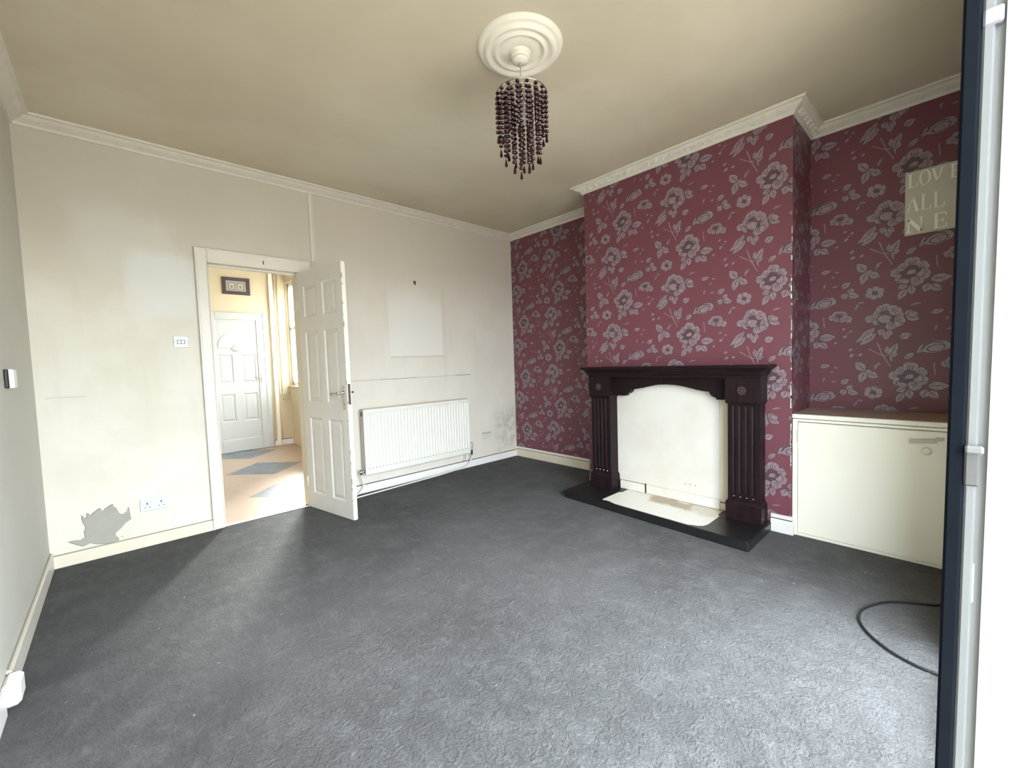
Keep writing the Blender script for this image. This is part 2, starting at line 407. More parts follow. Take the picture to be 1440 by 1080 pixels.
def L_(b, tip, w, bend=0.0, lay=0):
    pl_ = leaf(b, tip, w, bend); P_(pl_, .86, lay)
    MOT.append((leaf((b[0]+(tip[0]-b[0])*.05, b[1]+(tip[1]-b[1])*.05), (b[0]+(tip[0]-b[0])*.78, b[1]+(tip[1]-b[1])*.78), w*.09, bend), 2, lay+.7))
def PT_(c, tip, w, k=.86, lay=0):
    P_(petal(c, tip, w), k, lay)
    for o in (-.35, .05, .4):
        dx, dy = tip[0]-c[0], tip[1]-c[1]; L = math.hypot(dx, dy); nx, ny = -dy/L*w*o, dx/L*w*o
        MOT.append((leaf((c[0]+dx*.40+nx*.6, c[1]+dy*.40+ny*.6), (c[0]+dx*(.84-.1*abs(o))+nx, c[1]+dy*(.84-.1*abs(o))+ny), w*.055), 2, lay+.46))
def S_(pts, w):
    for (x0,y0),(x1,y1) in zip(pts, pts[1:]):
        L = math.hypot(x1-x0, y1-y0); nx, ny = -(y1-y0)/L*w, (x1-x0)/L*w
        MOT.append(([(x0-nx,y0-ny),(x1-nx*.7,y1-ny*.7),(x1+nx*.7,y1+ny*.7),(x0+nx,y0+ny)], 1, -.2))
# A: open flower with a dark heart
for tip, w in (((.094,-.040),.034),((.046,-.095),.036),((-.068,-.062),.030),((-.100,.002),.032),((.087,.037),.034),((.013,.090),.042),((-.055,.050),.03)):
    PT_((.004,-.005), tip, w, .86, 1)
P_(petal((.0,-.01), (-.04,-.075), .03), .85, 1.6); P_(petal((.0,-.01), (.07,-.02), .03), .85, 2.1)
MOT.append((ell((-.002,-.004), .5, .050, .039, 18, .25, 3), 2, 4)); MOT.append((ell((.006,-.008), .5, .020, .012, 10, .3, 5), 1, 4.3))
L_((.085,-.064),(.193,-.060),.030); L_((.086,-.085),(.063,-.143),.026); L_((.092,-.095),(.143,-.142),.025)
L_((-.009,-.082),(-.060,-.10),.020); L_((.004,-.085),(.011,-.153),.023); L_((-.015,-.105),(-.058,-.178),.022)
# C: cup-shaped bloom on a stalk
P_(ell((.115,.178), .18, .078, .040, 18, .07, 11), .90, 0)
MOT.append(([(.055,.165),(.068,.195),(.10,.212),(.14,.210),(.165,.195),(.14,.202),(.105,.203),(.078,.187),(.066,.163)], 2, 1.2))
P_(ell((.122,.170), .25, .042, .024, 12, .05, 2), .84, 1.6); L_((.06,.165),(.035,.142),.012)
L_((-.022,.108),(.030,.146),.012, .004); L_((-.092,.118),(-.052,.214),.022)
# D: small flower seen from the side
for tip, w in (((.140,.070),.022),((.276,.043),.026),((.205,.116),.028),((.165,.104),.024),((.246,.098),.026),((.172,.050),.022),((.232,.040),.024)):
    PT_((.203,.078), tip, w, .84, .5)
MOT.append((ell((.200,.084), .1, .024, .012, 10, .25, 8), 2, 3))
S_([(.114,.078),(.117,.045),(.120,.005)], .003)
# E: leaf spray
L_((-.21,.028),(-.266,.097),.030); L_((-.21,.033),(-.240,-.057),.026); L_((-.199,.020),(-.140,-.016),.026); L_((-.203,.012),(-.182,.040),.018); L_((-.166,.035),(-.128,.088),.009, .008)
# F: little round flower
for k in range(6):
    a = k*PI/3+.35; P_(petal((-.168,-.113), (-.168+.050*math.cos(a)*1.05, -.113+.045*math.sin(a)), .021), .84, .4)
MOT.append((ell((-.165,-.113), -.4, .020, .011, 9, .3, 4), 2, 2.5))
# sprigs, buds, dots
L_((.092,-.268),(.160,-.256),.016); L_((.174,-.270),(.202,-.278),.006); L_((.156,-.312),(.174,-.297),.007)
L_((.116,-.380),(.129,-.338),.006, .004); L_((.160,-.371),(.196,-.371),.006)
L_((.212,-.388),(.264,-.350),.020); L_((.213,-.458),(.248,-.425),.022); L_((.248,-.436),(.316,-.453),.022); L_((.250,-.430),(.280,-.392),.020)
for x, y, r in ((.235,-.063,.014),(.229,-.01,.010),(.267,-.028,.010),(.185,-.104,.010),(.266,-.153,.013),(.318,-.188,.012),(.272,-.192,.014),(.25,-.045,.006)):
    P_(ell((x, y), .5, r*1.25, r*.85, 8, .1, int(x*1000)), .8)
L_((0,-.215),(.062,-.202),.006,.004); L_((.283,.114),(.304,.158),.007,-.005); L_((.300,.155),(.340,.156),.006,.004)
# B: double flower
bx, by = .454, .048
for tip, w in (((.333,.042),.028),((.374,.016),.030),((.536,.000),.036),((.482,-.034),.036),((.420,.138),.044),((.509,.114),.042),((.380,.090),.034),((.535,.055),.03)):
    PT_((bx, by+.006), tip, w, .86, 1)
P_(ell((.440,.040), -.2, .040, .030, 12, .1, 6), .86, 3); P_(petal((.476,.03), (.515,-.012), .022), .85, 3)
MOT.append((ell((.434,.082), .3, .020, .013, 9, .3, 2), 2, 4)); MOT.append((ell((.478,.040), 1.2, .026, .013, 9, .25, 9), 2, 4)); MOT.append((ell((.425,.010), -.3, .030, .006, 8, .2, 9), 2, 4))
L_((.536,.050),(.608,.020),.022); L_((.536,.052),(.570,.088),.020); P_(ell((.572,.060), -.5, .028, .020, 10, .1, 1), .82, .6)
L_((.397,-.003),(.283,-.114),.020,.006); L_((.403,-.044),(.307,-.132),.022); L_((.432,-.025),(.412,-.066),.022); L_((.449,-.036),(.478,-.068),.018); L_((.443,-.044),(.453,-.100),.020)
L_((.372,-.030),(.318,-.064),.014)
L_((.510,-.086),(.570,-.062),.024); L_((.458,-.192),(.452,-.132),.016); L_((.458,-.197),(.510,-.186),.020); L_((.482,-.171),(.505,-.116),.014); L_((.468,-.195),(.478,-.245),.006)
L_((.530,-.222),(.586,-.190),.013); S_([(.405,-.115),(.43,-.19),(.47,-.27)], .0035); S_([(.36,-.15),(.42,-.19),(.455,-.20)], .003)

MOT = [(p, mi, k) for k, (p, mi, lay) in enumerate(sorted(MOT, key=lambda q: q[2]))]
def clip(poly, u0, u1, v0, v1):
    for ax, lim, sg in ((0,u0,1),(0,u1,-1),(1,v0,1),(1,v1,-1)):
        out = []
        for i in range(len(poly)):
            a, b = poly[i-1], poly[i]; da, db = (a[ax]-lim)*sg, (b[ax]-lim)*sg
            if (da >= 0) != (db >= 0):
                k = da/(da-db); out.append((a[0]+(b[0]-a[0])*k, a[1]+(b[1]-a[1])*k))
            if db >= 0: out.append(b)
        poly = out
        if len(poly) < 3: return []
    return poly
def paper(mb, fn, u0, u1, v0, v1, phase):
    """lay the repeat over the rectangle u0..u1 x v0..v1; fn(u,v,lift)->xyz"""
    for i in range(-9, 10):
        for j in range(-7, 8):
            ou, ov = phase[0]+.555*i, phase[1]+.3275*(i % 2)+.655*j
            if ou > u1+.3 or ou < u0-.65 or ov > v1+.5 or ov < v0-.3: continue
            for poly, mi, lay in MOT:
                q = clip([(ou+x, ov+y) for x, y in poly], u0, u1, v0, v1)
                if q: mb.add([fn(u, v, .0003+.000006*lay) for u, v in q], [tuple(range(len(q)))], mi)
face_x = lambda X0: (lambda u, v, l: (X0-l, -u, v))
PM = [M_wp, M_wpl, M_wpd, M_chip]
m = MB(); m.box(0, .1, -4.12, .0, -.05, H)
paper(m, face_x(0), 0, A, .09, 2.70, (.195, 1.670)); paper(m, face_x(0), B, -FY, .78, 2.70, (3.62, 1.684))
struct(m.build('wall_right', PM, fix=False), 'plum floral papered wall of the two alcoves beside the chimney breast', 'wall')
m = MB(); m.box(-D, 0, -B, -A, -.05, H)
paper(m, face_x(-D), A, B, .09, 2.70, (2.43, 2.02))
paper(m, lambda u, v, l: (u, -B-l, v), -D, 0, .78, 2.70, (-.93, 2.18))
# paper worn white along the outer corner
for k in range(34):
    z = rnd.uniform(.35, 2.1); h = rnd.choice((.012,.018,.03,.045,.07)); w_ = rnd.uniform(.003,.007)
    m.box(-D-.0012, -D+.0005, -B-.0012, -B+w_, z, z+h, 3); m.box(-D-.0012, -D+w_*.5, -B-.0012, -B+.0005, z, z+h*.9, 3)
struct(m.build('wall_chimney_breast', PM, fix=False), 'projecting chimney breast papered in plum with mauve flowers', 'chimney breast')

# kitchen walls
struct(MB().box(-4.6, -2.62, KY, KY+.1, -.05, H+.2).box(-2.10, KX+.1, KY, KY+.1, -.05, H+.2).box(-2.62, -2.10, KY, KY+.1, 1.78, H+.2).box(-2.62, -2.10, KY, KY+.1, -.05, 1.5).build('wall_kitchen_far', M_kwall), 'yellow kitchen wall around the white outer door', 'wall')
m = MB(); m.box(KX, KX+.1, .11, 1.60, -.05, H+.2); m.box(KX, KX+.1, 1.60, KY, -.05, .92); m.box(KX, KX+.1, 1.60, KY, 2.52, H+.2); m.box(KX, KX+.1, 3.41, KY, .92, 2.52)
struct(m.build('wall_kitchen_right', M_kwall), 'yellow kitchen wall below and around the bright window', 'wall')
struct(MB().box(-4.7, -4.6, .0, KY+.1, -.05, H+.2).build('wall_kitchen_left', M_kwall), 'yellow kitchen wall hidden left of the doorway', 'wall')

# ------------------------------------------------------------------ trims
room = [(-W, FY), (-W, 0), (0, 0), (0, -A), (-D, -A), (-D, -B), (0, -B), (0, FY)]
def corn(): return [(0,2.683),(.010,2.683),(.014,2.690),(.014,2.697),(.022,2.702),(.036,2.709),(.050,2.717),(.060,2.726),(.066,2.731),(.082,2.732),(.086,2.738),(.086,2.745),(0,2.745)]
def cornice_run(name, path, label, orn=False, seed=1, cap=True):
    m = MB(); m.sweep(path, corn(), side=-1)
    R = random.Random(seed)
    pts = [Vector((p[0], p[1])) for p in path]
    for a, b in zip(pts, pts[1:]):
        L = (b-a).length; d = (b-a).normalized(); nrm = Vector((d.y, -d.x))
        n = int(L/(.062 if orn else .085)); 
        for k in range(n):
            c = a+d*((k+.5)*L/n)
            h = 2.5 if orn else .5
            for (o, z, rl, rr, tw) in ((.044,2.714,.030,.017,.6),(.028,2.705,.016,.011,-.7)):
                # small raised leaf on the cove
                v = []; f = []; NN = 8
                e1 = Vector((d.x, d.y, 0)); e2 = Vector((nrm.x*.8, nrm.y*.8, .55)).normalized(); e3 = Vector((nrm.x*.55, nrm.y*.55, -.83))
                ct, st_ = math.cos(tw+R.uniform(-.2,.2)), math.sin(tw)
                C0 = Vector((c.x+nrm.x*o, c.y+nrm.y*o, z))
                for i in range(NN):
                    th = 2*PI*i/NN; p, q = rl*math.cos(th), rr*math.sin(th)
                    v.append(C0+e1*(p*ct-q*st_)+e2*(p*st_+q*ct)*.9-e3*.004)
                v.append(C0+e3*.009*h)
                f = [(i, (i+1) % NN, NN) for i in range(NN)]
                m.add(v, f, 0, True)
    return struct(m.build(name, M_cornice), label, 'cornice')
cornice_run('trim_1', [(-W, FY), (-W, 0), (0, 0)], 'narrow cream plaster cornice above the left and back walls')
cornice_run('trim_2', [(0, 0), (0, -A)], 'plain cream cornice over the shadowed far alcove')
cornice_run('trim_3', [(0, -A), (-D, -A), (-D, -B), (0, -B)], 'ornate leaf-moulded cream cornice around the chimney breast', True, 3)
cornice_run('trim_4', [(0, -B), (0, FY)], 'cream cornice over the near alcove with the plaque')

def skprof(h, d=.015): return [(0,0),(d,0),(d,h-.008),(d-.004,h),(0,h)]
def skirt(name, path, mat, label, h=.077, gap=None, strip=None):
    m = MB(); m.sweep(path, skprof(h), side=-1)
    m.sweep(path, [(0,h),(.0045,h),(.0045,h+.007),(0,h+.007)], side=-1, mat=1)
    if strip: m.sweep(path, [(0,h+.007),(.006,h+.007),(.006,strip),(0,strip)], side=-1, mat=2)
    return struct(m.build(name, [mat, gap or M_gap, M_skirt]), label, 'skirting board')
skirt('baseboard_back_left', [(-W, 0), (-3.19, 0)], M_skcream, 'cream skirting board between the left corner and the door frame', .074, M_gaps)
skirt('baseboard_back_right', [(-2.42, 0), (0, 0)], M_skirt, 'white skirting board under the radiator', .074)
skirt('baseboard_left', [(-W, -1.40), (-W, 0)], M_gloss, 'grimy skirting board along the left wall', .095, M_gaps)
skirt('baseboard_left_near', [(-W, FY), (-W, -1.54)], M_skirt, 'white near end of the skirting along the left wall', .095, M_gaps)
skirt('baseboard_right', [(0, 0), (0, -A), (-D, -A), (-D, -1.484)], M_skcream, 'cream skirting board in the far alcove left of the fireplace', .086, strip=.118)
skirt('baseboard_chimney', [(-D, -2.985), (-D, -B), (-.463, -B)], M_skirt, 'short white skirting board right of the fireplace', .086, strip=.118)
skirt('baseboard_kitchen', [(-1.925, KY), (KX, KY)], M_skirt, 'white kitchen skirting board in the far corner', .085)
struct(MB().box(KX-.012, KX, .11, KY-.016, 0, .155, 0, .004).build('baseboard_kitchen_tiles', M_ktile), 'tan tiled upstand below the kitchen window', 'tile skirting')

# door frame around the kitchen doorway
df = struct(empty('trim_5', (DX1, 0, 0), 'chipped off-white door frame of the open kitchen doorway', 'door frame'))
def loc(o, e): o.location = (-e.location.x, -e.location.y, -e.location.z); return o
def archi(x0, x1, z0, z1, horiz=False):
    m = MB(); m.box(x0, x1, -.022, 0, z0, z1, 0, .006)
    return m
def part(m, name, mat, e, label=None):
    o = m.build(name, mat, e); 
    if e.type == 'EMPTY':
        o.matrix_parent_inverse = Matrix.Identity(4)
        if abs(e.rotation_euler.z) < 1e-6: o.location = (-e.location.x, -e.location.y, -e.location.z)
    if label: o['label'] = label
    return o
m = archi(-3.192, DX0-.003, 0, 2.105); m.box(-3.192, -3.178, -.026, 0, 0, 2.105, 0, .004); part(m, 'architrave', M_gloss, df)
m = archi(DX1+.022, -2.42, 0, 2.0); part(m, 'architrave', M_gloss, df)
m = archi(DX0-.003, -2.39, 2.0, 2.105); m.box(-3.178, -2.39, -.026, 0, 2.092, 2.105, 0, .004); part(m, 'head_architrave', M_gloss, df)
m = MB(); m.box(DX0-.009, DX0, -.012, .122, 0, DH, 0, .003); m.box(DX1, DX1+.02, -.012, .122, 0, DH, 0, .003); m.box(DX0-.009, DX1+.02, -.012, .122, DH, DH+.012, 0, .003)
m.box(DX0, DX0+.012, .045, .08, 0, DH); m.box(DX0, DX1, .045, .08, DH-.012, DH); part(m, 'lining', M_gloss, df)
m = MB(); m.box(-2.752, -2.744, -.027, -.0215, 2.030, 2.062, 0, .002); part(m, 'catch_plate', M_brassd, df, 'small dark metal catch on the head of the frame')
m = MB(); m.box(DX0, DX1, -.002, .03, 0, .005, 0, .002); part(m, 'threshold_strip', M_gloss, df)

# boxed cable trunking above the door
tag(MB().box(-2.378, -2.352, -.016, 0, 2.106, 2.684, 0, .003).box(-2.350, -2.338, -.009, 0, 2.106, 2.684, 0, .003).build('cable_trunking', M_gloss), 'narrow painted cable trunking running from the door frame up to the cornice', 'cable trunking')

# ------------------------------------------------------------------ panelled doors
def panel_face(mb, xs, zs, panels, y, sgn, depth=.009, mat=0, holes=()):
    """a door face cut in a grid; cells in `panels` get a moulded recess. sgn=-1 faces -y"""
    for i in range(len(xs)-1):
        for j in range(len(zs)-1):
            x0, x1, z0, z1 = xs[i], xs[i+1], zs[j], zs[j+1]
            if (i, j) in holes: continue
            if (i, j) not in panels:
                mb.add([(x0,y,z0),(x1,y,z0),(x1,y,z1),(x0,y,z1)], [(0,1,2,3)], mat); continue
            rings = [(0,0),(.004,-.002),(.012,-depth),(.022,-depth),(.040,-depth*.35)]
            v = []
            for o, dd in rings:
                yy = y - sgn*dd*1.0 if False else y + sgn*dd
                v += [(x0+o,yy,z0+o),(x1-o,yy,z0+o),(x1-o,yy,z1-o),(x0+o,yy,z1-o)]
            f = []
            for r in range(len(rings)-1):
                for k in range(4): f.append((r*4+k, r*4+(k+1) % 4, r*4+4+(k+1) % 4, r*4+4+k))
            L = (len(rings)-1)*4; f.append((L, L+1, L+2, L+3))
            mb.add(v, f, mat)
DW, DHT, DT = .640, 1.985, .034
ang = math.atan2(-.981, .194)
d1 = struct(empty('door_1', (-2.507, -.022, .006), 'open six-panel white door with peeling edge, swung into the room beside the radiator', 'door', ang))
m = MB()
xs = [0, .085, .275, .365, .555, DW]; zs = [0, .13, .775, .91, 1.49, 1.61, 1.87, DHT]
pan = {(1,1),(3,1),(1,3),(3,3),(1,5),(3,5)}
panel_face(m, xs, zs, pan, 0, -1); panel_face(m, xs, zs, pan, DT, 1)
def rimbox(mb, w, h, t, mat): 
    mb.add([(0,0,0),(w,0,0),(w,0,h),(0,0,h),(0,t,0),(w,t,0),(w,t,h),(0,t,h)], [(0,1,5,4),(3,2,6,7),(0,3,7,4)], 0); mb.add([(w,0,0),(w,t,0),(w,t,h),(w,0,h)], [(0,1,2,3)], mat)
rimbox(m, DW, DHT, DT, 1)
m.build('leaf', [M_doorp, M_doore], d1)
def lever(parent, yf, sg):
    m = MB(); m.box(.582, .614, yf, yf+sg*.005, .862, 1.045, 0, .002)
    m.lathe([(.0,sg*.004),(.011,sg*.004),(.011,sg*.012),(.008,sg*.014),(.008,sg*.045),(0,sg*.045)], (.598, yf, .992), 14, 'y')
    L = [(.598, yf+sg*.042, .992), (.56, yf+sg*.046, .992), (.52, yf+sg*.044, .989), (.478, yf+sg*.040, .983)]
    m.tube(L, [.009,.0085,.008,.0095], 10)
    m.lathe([(0,sg*.0055),(.005,sg*.0055),(.005,sg*.0045)], (.598, yf, .905), 10, 'y', 1)
    o = m.build('door_handle', [M_chrome, M_plast_d], parent); o['label'] = 'tarnished chrome lever handle on a long backplate'; return o
lever(d1, 0, -1); lever(d1, DT, 1)
m = MB(); m.box(DW-.0005, DW+.002, .006, .028, .90, 1.06, 0, .0008); m.box(DW, DW+.010, .010, .024, .972, .995, 0, .003)
o = m.build('latch_plate', M_brassd, d1); o['label'] = 'dark metal latch plate on the door edge'
for z in (.22, 1.72):
    m = MB(); m.tube([(-.004,-.004,z-.045),(-.004,-.004,z+.045)], .005, 8); m.build('hinge', M_gloss, d1)
# chips of missing paint along the free edge
m = MB()
for k in range(16):
    z = rnd.uniform(.05, 1.9); m.box(DW-.006, DW+.0007, -.0007, rnd.uniform(.003,.010), z, z+rnd.uniform(.008,.05))
m.build('edge_chips', M_gap if False else plain('worn_wood', (.44,.38,.29), .8, .15, 30), d1)

# kitchen outer door
kd = struct(empty('door_2', (-2.65, KY, .02), 'white plastic outer kitchen door with fan light and four panels', 'door'))
x0, x1 = -2.65, -1.955
y = KY
m = MB(); m.box(x0-.03, x0+.045, y-.06, y-.002, .0, 2.03, 0, .006); m.box(x1-.145, x1, y-.06, y-.002, 0, 2.03, 0, .006); m.box(x0+.045, x1-.145, y-.06, y-.002, 1.925, 2.03, 0, .006); m.box(x0+.045, x1-.145, y-.06, y-.002, .0, .185, 0, .006)
m.box(x1-.055, x1+.004, y-.068, y-.002, 0, 2.04, 0, .006)
part(m, 'door_frame', M_upvck, kd)
fx0, fx1, fz0, fz1 = x0+.045, x1-.145, .185, 1.925
m = MB(); yl = y-.046
xs = [fx0, -2.598, -2.415, -2.312, -2.128, fx1]; zs = [fz0, .445, .850, 1.005, 1.422, 1.50, 1.775, fz1]
holes = {(i, 5) for i in range(5)} | {(i, 4) for i in range(5)}
panel_face(m, xs, zs, {(1,1),(3,1),(1,3),(3,3)}, yl, -1, .010, 0, holes)
# arch panel: ring between the fan light and its rectangle
zc, rx_, rz_ = 1.535, .218, .205; cx_ = (fx0+fx1)/2
N = 36; inner = [(cx_+rx_*math.cos(PI*k/N), zc+rz_*math.sin(PI*k/N)) for k in range(N+1)]
R0, R1, Z0, Z1 = fx0, fx1, 1.422, 1.775
def toRect(px, pz):
    dx, dz = px-cx_, pz-zc
    k = min([(R1-cx_)/dx if dx > 1e-6 else 1e9, (R0-cx_)/dx if dx < -1e-6 else 1e9, (Z1-zc)/dz if dz > 1e-6 else 1e9]); return (cx_+dx*k, zc+dz*k)
outer = [toRect(*p) for p in inner]
for k in range(N):
    a, b, c_, d_ = inner[k], inner[k+1], outer[k+1], outer[k]
    m.add([(a[0],yl,a[1]),(b[0],yl,b[1]),(c_[0],yl,c_[1]),(d_[0],yl,d_[1])], [(0,1,2,3)])
    corner = None
    if abs(c_[1]-Z1) < 1e-6 and abs(d_[1]-Z1) > 1e-6: corner = (d_[0], Z1)
    if abs(d_[1]-Z1) < 1e-6 and abs(c_[1]-Z1) > 1e-6: corner = (c_[0], Z1)
    if corner: m.add([(d_[0],yl,d_[1]),(c_[0],yl,c_[1]),(corner[0],yl,corner[1])], [(0,1,2)])
    # moulding round the arch
    for (s0, q0, s1, q1) in ((1.10,0,1.06,-.008),(1.06,-.008,1.0,-.008),(1.0,-.008,1.0,.02)):
        def sc_(p, s): return (cx_+(p[0]-cx_)*s, zc+(p[1]-zc)*s)
        A1, B1, A2, B2 = sc_(a,s0), sc_(b,s0), sc_(a,s1), sc_(b,s1)
        m.add([(A1[0],yl+q0,A1[1]),(B1[0],yl+q0,B1[1]),(B2[0],yl+q1,B2[1]),(A2[0],yl+q1,A2[1])], [(0,1,2,3)])
m.add([(R0,yl,Z0),(R1,yl,Z0),(R1,yl,zc),(R0,yl,zc)], [(0,1,2,3)])
m.box(cx_-rx_*1.1, cx_+rx_*1.1, yl-.008, yl, zc-.02, zc+.006, 0, .003)
m.lathe([(.075,-.009),(.075,.0),], (cx_, yl, zc), 24, 'y'); m.lathe([(0,-.009),(.07,-.009),(.075,-.006)], (cx_, yl, zc), 24, 'y')
part(m, 'leaf', M_upvck, kd)
# the fan light is an opening in the wall behind, glazed (handled below)
m = MB(); m.add([(p[0], yl+.012, p[1]) for p in inner], [tuple(range(N+1))]); 
part(m, 'fan_light_glass', M_glass, kd, 'half-round glazed fan light')
m = MB()
for k in (1, 2, 3): 
    a = PI*k/4; m.tube([(cx_+.075*math.cos(a), yl+.004, zc+.075*math.sin(a)), (cx_+rx_*math.cos(a), yl+.004, zc+rz_*math.sin(a))], .0035, 6)
part(m, 'fan_light_bars', M_mat, kd)
m = MB(); m.box(-2.075, -2.045, y-.072, y-.058, .99, 1.16, 0, .004); m.tube([(-2.06,y-.075,1.08),(-2.06,y-.105,1.08),(-2.10,y-.108,1.08),(-2.165,y-.104,1.078)], .008, 8)
part(m, 'door_handle', plain('handle_gold', (.80,.68,.48), .25, .05, metal=.5), kd, 'pale gold lever handle')

# ------------------------------------------------------------------ kitchen window and fittings
kw = struct(empty('window_1', (KX, 2.6, .92), 'bright white framed kitchen window beyond the open door', 'window'))
m = MB(); wy0, wy1, wz0, wz1 = 1.61, 3.40, .93, 2.51; xf = KX+.03
for a in ((wy0,wy0+.05,wz0,wz1),(wy1-.05,wy1,wz0,wz1),(wy0,wy1,wz0,wz0+.06),(wy0,wy1,wz1-.06,wz1),(wy0,wy1,1.785,1.84),(2.50,2.56,wz0,wz1)):
    m.box(xf, xf+.06, a[0], a[1], a[2], a[3], 0, .004)
part(m, 'window_frame', M_upvc, kw)
part(MB().box(xf+.028, xf+.032, wy0+.02, wy1-.02, wz0+.03, wz1-.03), 'pane', M_glass, kw)
part(MB().box(KX-.035, KX+.03, wy0-.03, KY-.002, .895, .918, 0, .004), 'window_sill', plain('sill_brown', (.42,.28,.17), .4, .1), kw, 'brown edged window sill')

pf = empty('picture', (-2.305, KY, 2.42), 'dark framed picture with two small square prints above the kitchen door', 'picture')
px0, px1, pz0, pz1 = -2.482, -2.135, 2.297, 2.543
m = MB(); q = .05
m.box(px0, px1, KY-.022, KY-.001, pz1-q, pz1, 0, .005); m.box(px0, px1, KY-.022, KY-.001, pz0, pz0+q, 0, .005); m.box(px0, px0+q, KY-.022, KY-.001, pz0+q, pz1-q, 0, .005); m.box(px1-q, px1, KY-.022, KY-.001, pz0+q, pz1-q, 0, .005)
part(m, 'picture_frame', M_picf, pf)
part(MB().box(px0+q-.004, px1-q+.004, KY-.010, KY-.002, pz0+q-.004, pz1-q+.004), 'mount', M_mat, pf)
for cx0 in (-2.364, -2.254):
    m = MB(); cz0 = 2.416
    m.box(cx0-.044, cx0+.044, KY-.0125, KY-.0102, cz0-.052, cz0+.052, 1); m.box(cx0-.036, cx0+.036, KY-.0135, KY-.0127, cz0-.044, cz0+.044, 0)
    m.lathe([(.010,-.0143),(.016,-.0143)], (cx0, KY, cz0), 16, 'y', 1); m.box(cx0-.003, cx0+.003, KY-.0145, KY-.0138, cz0-.025, cz0+.004, 1); m.box(cx0-.02, cx0+.02, KY-.0145, KY-.0138, cz0-.028, cz0-.024, 1)
    part(m, 'print', [M_print, M_printl], pf)

kp = empty('pipe_boxing', (-1.86, KY, 0), 'slim white boxing in the kitchen corner beside the outer door', 'pipe boxing')
m = MB(); m.box(-1.893, -1.842, KY-.05, KY, .0, 2.85, 0, .004); part(m, 'boxing', plain('boxing_paint', (.80,.72,.58), .4, .04), kp)
for nm, xx, lab, zb, yo in (('heating_pipe', -1.812, 'yellow painted kitchen pipe nearest the boxing', .80, .040), ('heating_pipe', -1.772, 'yellow painted kitchen pipe farther from the boxing', .70, .020)):
    m = MB(); m.tube([(xx, KY-.018, 2.85), (xx, KY-.018, zb+.03), (xx+.004, KY-yo*.6, zb+.008), (xx+.02, KY-yo, zb), (-1.69, KY-yo, zb+.005)], .008, 8)
    tag(m.build(nm, M_kwall), lab, 'pipe', 'pipes in the kitchen corner')

# ------------------------------------------------------------------ fittings on the back wall
sw = empty('light_switch', (-3.301, 0, 1.415), 'white plastic light switch on the wall left of the doorway', 'light switch')
m = MB(); m.box(-3.346, -3.257, -.009, 0, 1.372, 1.455, 0, .004); part(m, 'face_plate', M_sock, sw)
m = MB(); m.box(-3.325, -3.278, -.0105, -.008, 1.398, 1.428, 0, .002); part(m, 'surround', M_upvcs, sw)
for x in (-3.312, -3.291):
    part(MB().box(x-.008, x+.008, -.014, -.010, 1.402, 1.424, 0, .003), 'rocker', M_plast, sw)
for x in (-3.337, -3.266): part(MB().lathe([(0,-.0098),(.003,-.0098),(.003,-.0088)], (x, 0, 1.413), 8, 'y'), 'screw', M_brassd, sw)

ds = empty('double_socket', (-3.516, 0, .285), 'white double plug socket low on the wall between bare plaster and door frame', 'plug socket')
m = MB(); m.box(-3.591, -3.440, -.010, 0, .244, .328, 0, .004); part(m, 'face_plate', M_sock, ds)
for c0 in (-3.553, -3.478):
    for a_ in ((c0-.004,c0+.004,.289,.303),(c0-.016,c0-.008,.266,.271),(c0+.008,c0+.016,.266,.271)):
        part(MB().box(a_[0], a_[1], -.0108, -.0098, a_[2], a_[3]), 'pin_hole', M_plast_d, ds)
    part(MB().box(c0+(.022 if c0 < -3.5 else -.030), c0+(.030 if c0 < -3.5 else -.022), -.014, -.0098, .298, .312, 0, .002), 'rocker', M_sock, ds)

tag(MB().box(-.565, -.410, -.004, 0, .283, .370, 0, .0015).box(-.560, -.415, -.0048, -.0035, .345, .366, 1).lathe([(0,-.006),(.006,-.006),(.006,-.003)], (-.44, 0, .262), 8, 'y', 1).build('blanking_plate', [plain('plate_dirty', (.60,.57,.51), .5, .08, 12), plain('plate_dark', (.40,.38,.34), .6, .1, 14)]), 'grimy painted-over blanking plate right of the radiator', 'blanking plate')  # second material: darker strip and round fixing on the plate
hk = MB(); hk.tube([(-1.386,-.002,2.048),(-1.377,-.012,2.012),(-1.370,-.006,2.012),(-1.366,-.002,2.048)], .0042, 6); hk.box(-1.388,-1.362,-.003,0,2.034,2.052)
tag(hk.build('picture_hook', M_brassd), 'small dark v-shaped hook on the pale rectangle of wall', 'hook')

# thermostat on left wall, box on the skirting
ts = empty('room_sensor', (-W, -.85, 1.19), 'small black and white wall box on the left wall', 'wall box')
m = MB(); m.box(-W+.001, -W+.028, -.884, -.80, 1.150, 1.236, 0, .004); part(m, 'white_body', M_plast, ts)
m = MB(); m.box(-W+.001, -W+.0145, -.905, -.8845, 1.150, 1.236, 0, .003); part(m, 'black_front', M_black, ts)
cb = empty('junction_box', (-W, -1.47, 0), 'white plastic box fixed to the skirting at the near left', 'junction box')
m = MB(); m.box(-W+.001, -W+.047, -1.525, -1.42, .012, .098, 0, .012); part(m, 'box_body', M_plinth, cb)
m = MB(); m.box(-W+.001, -W+.036, -1.42, -1.405, .006, .090, 0, .006); part(m, 'end_cap', M_upvcs, cb)

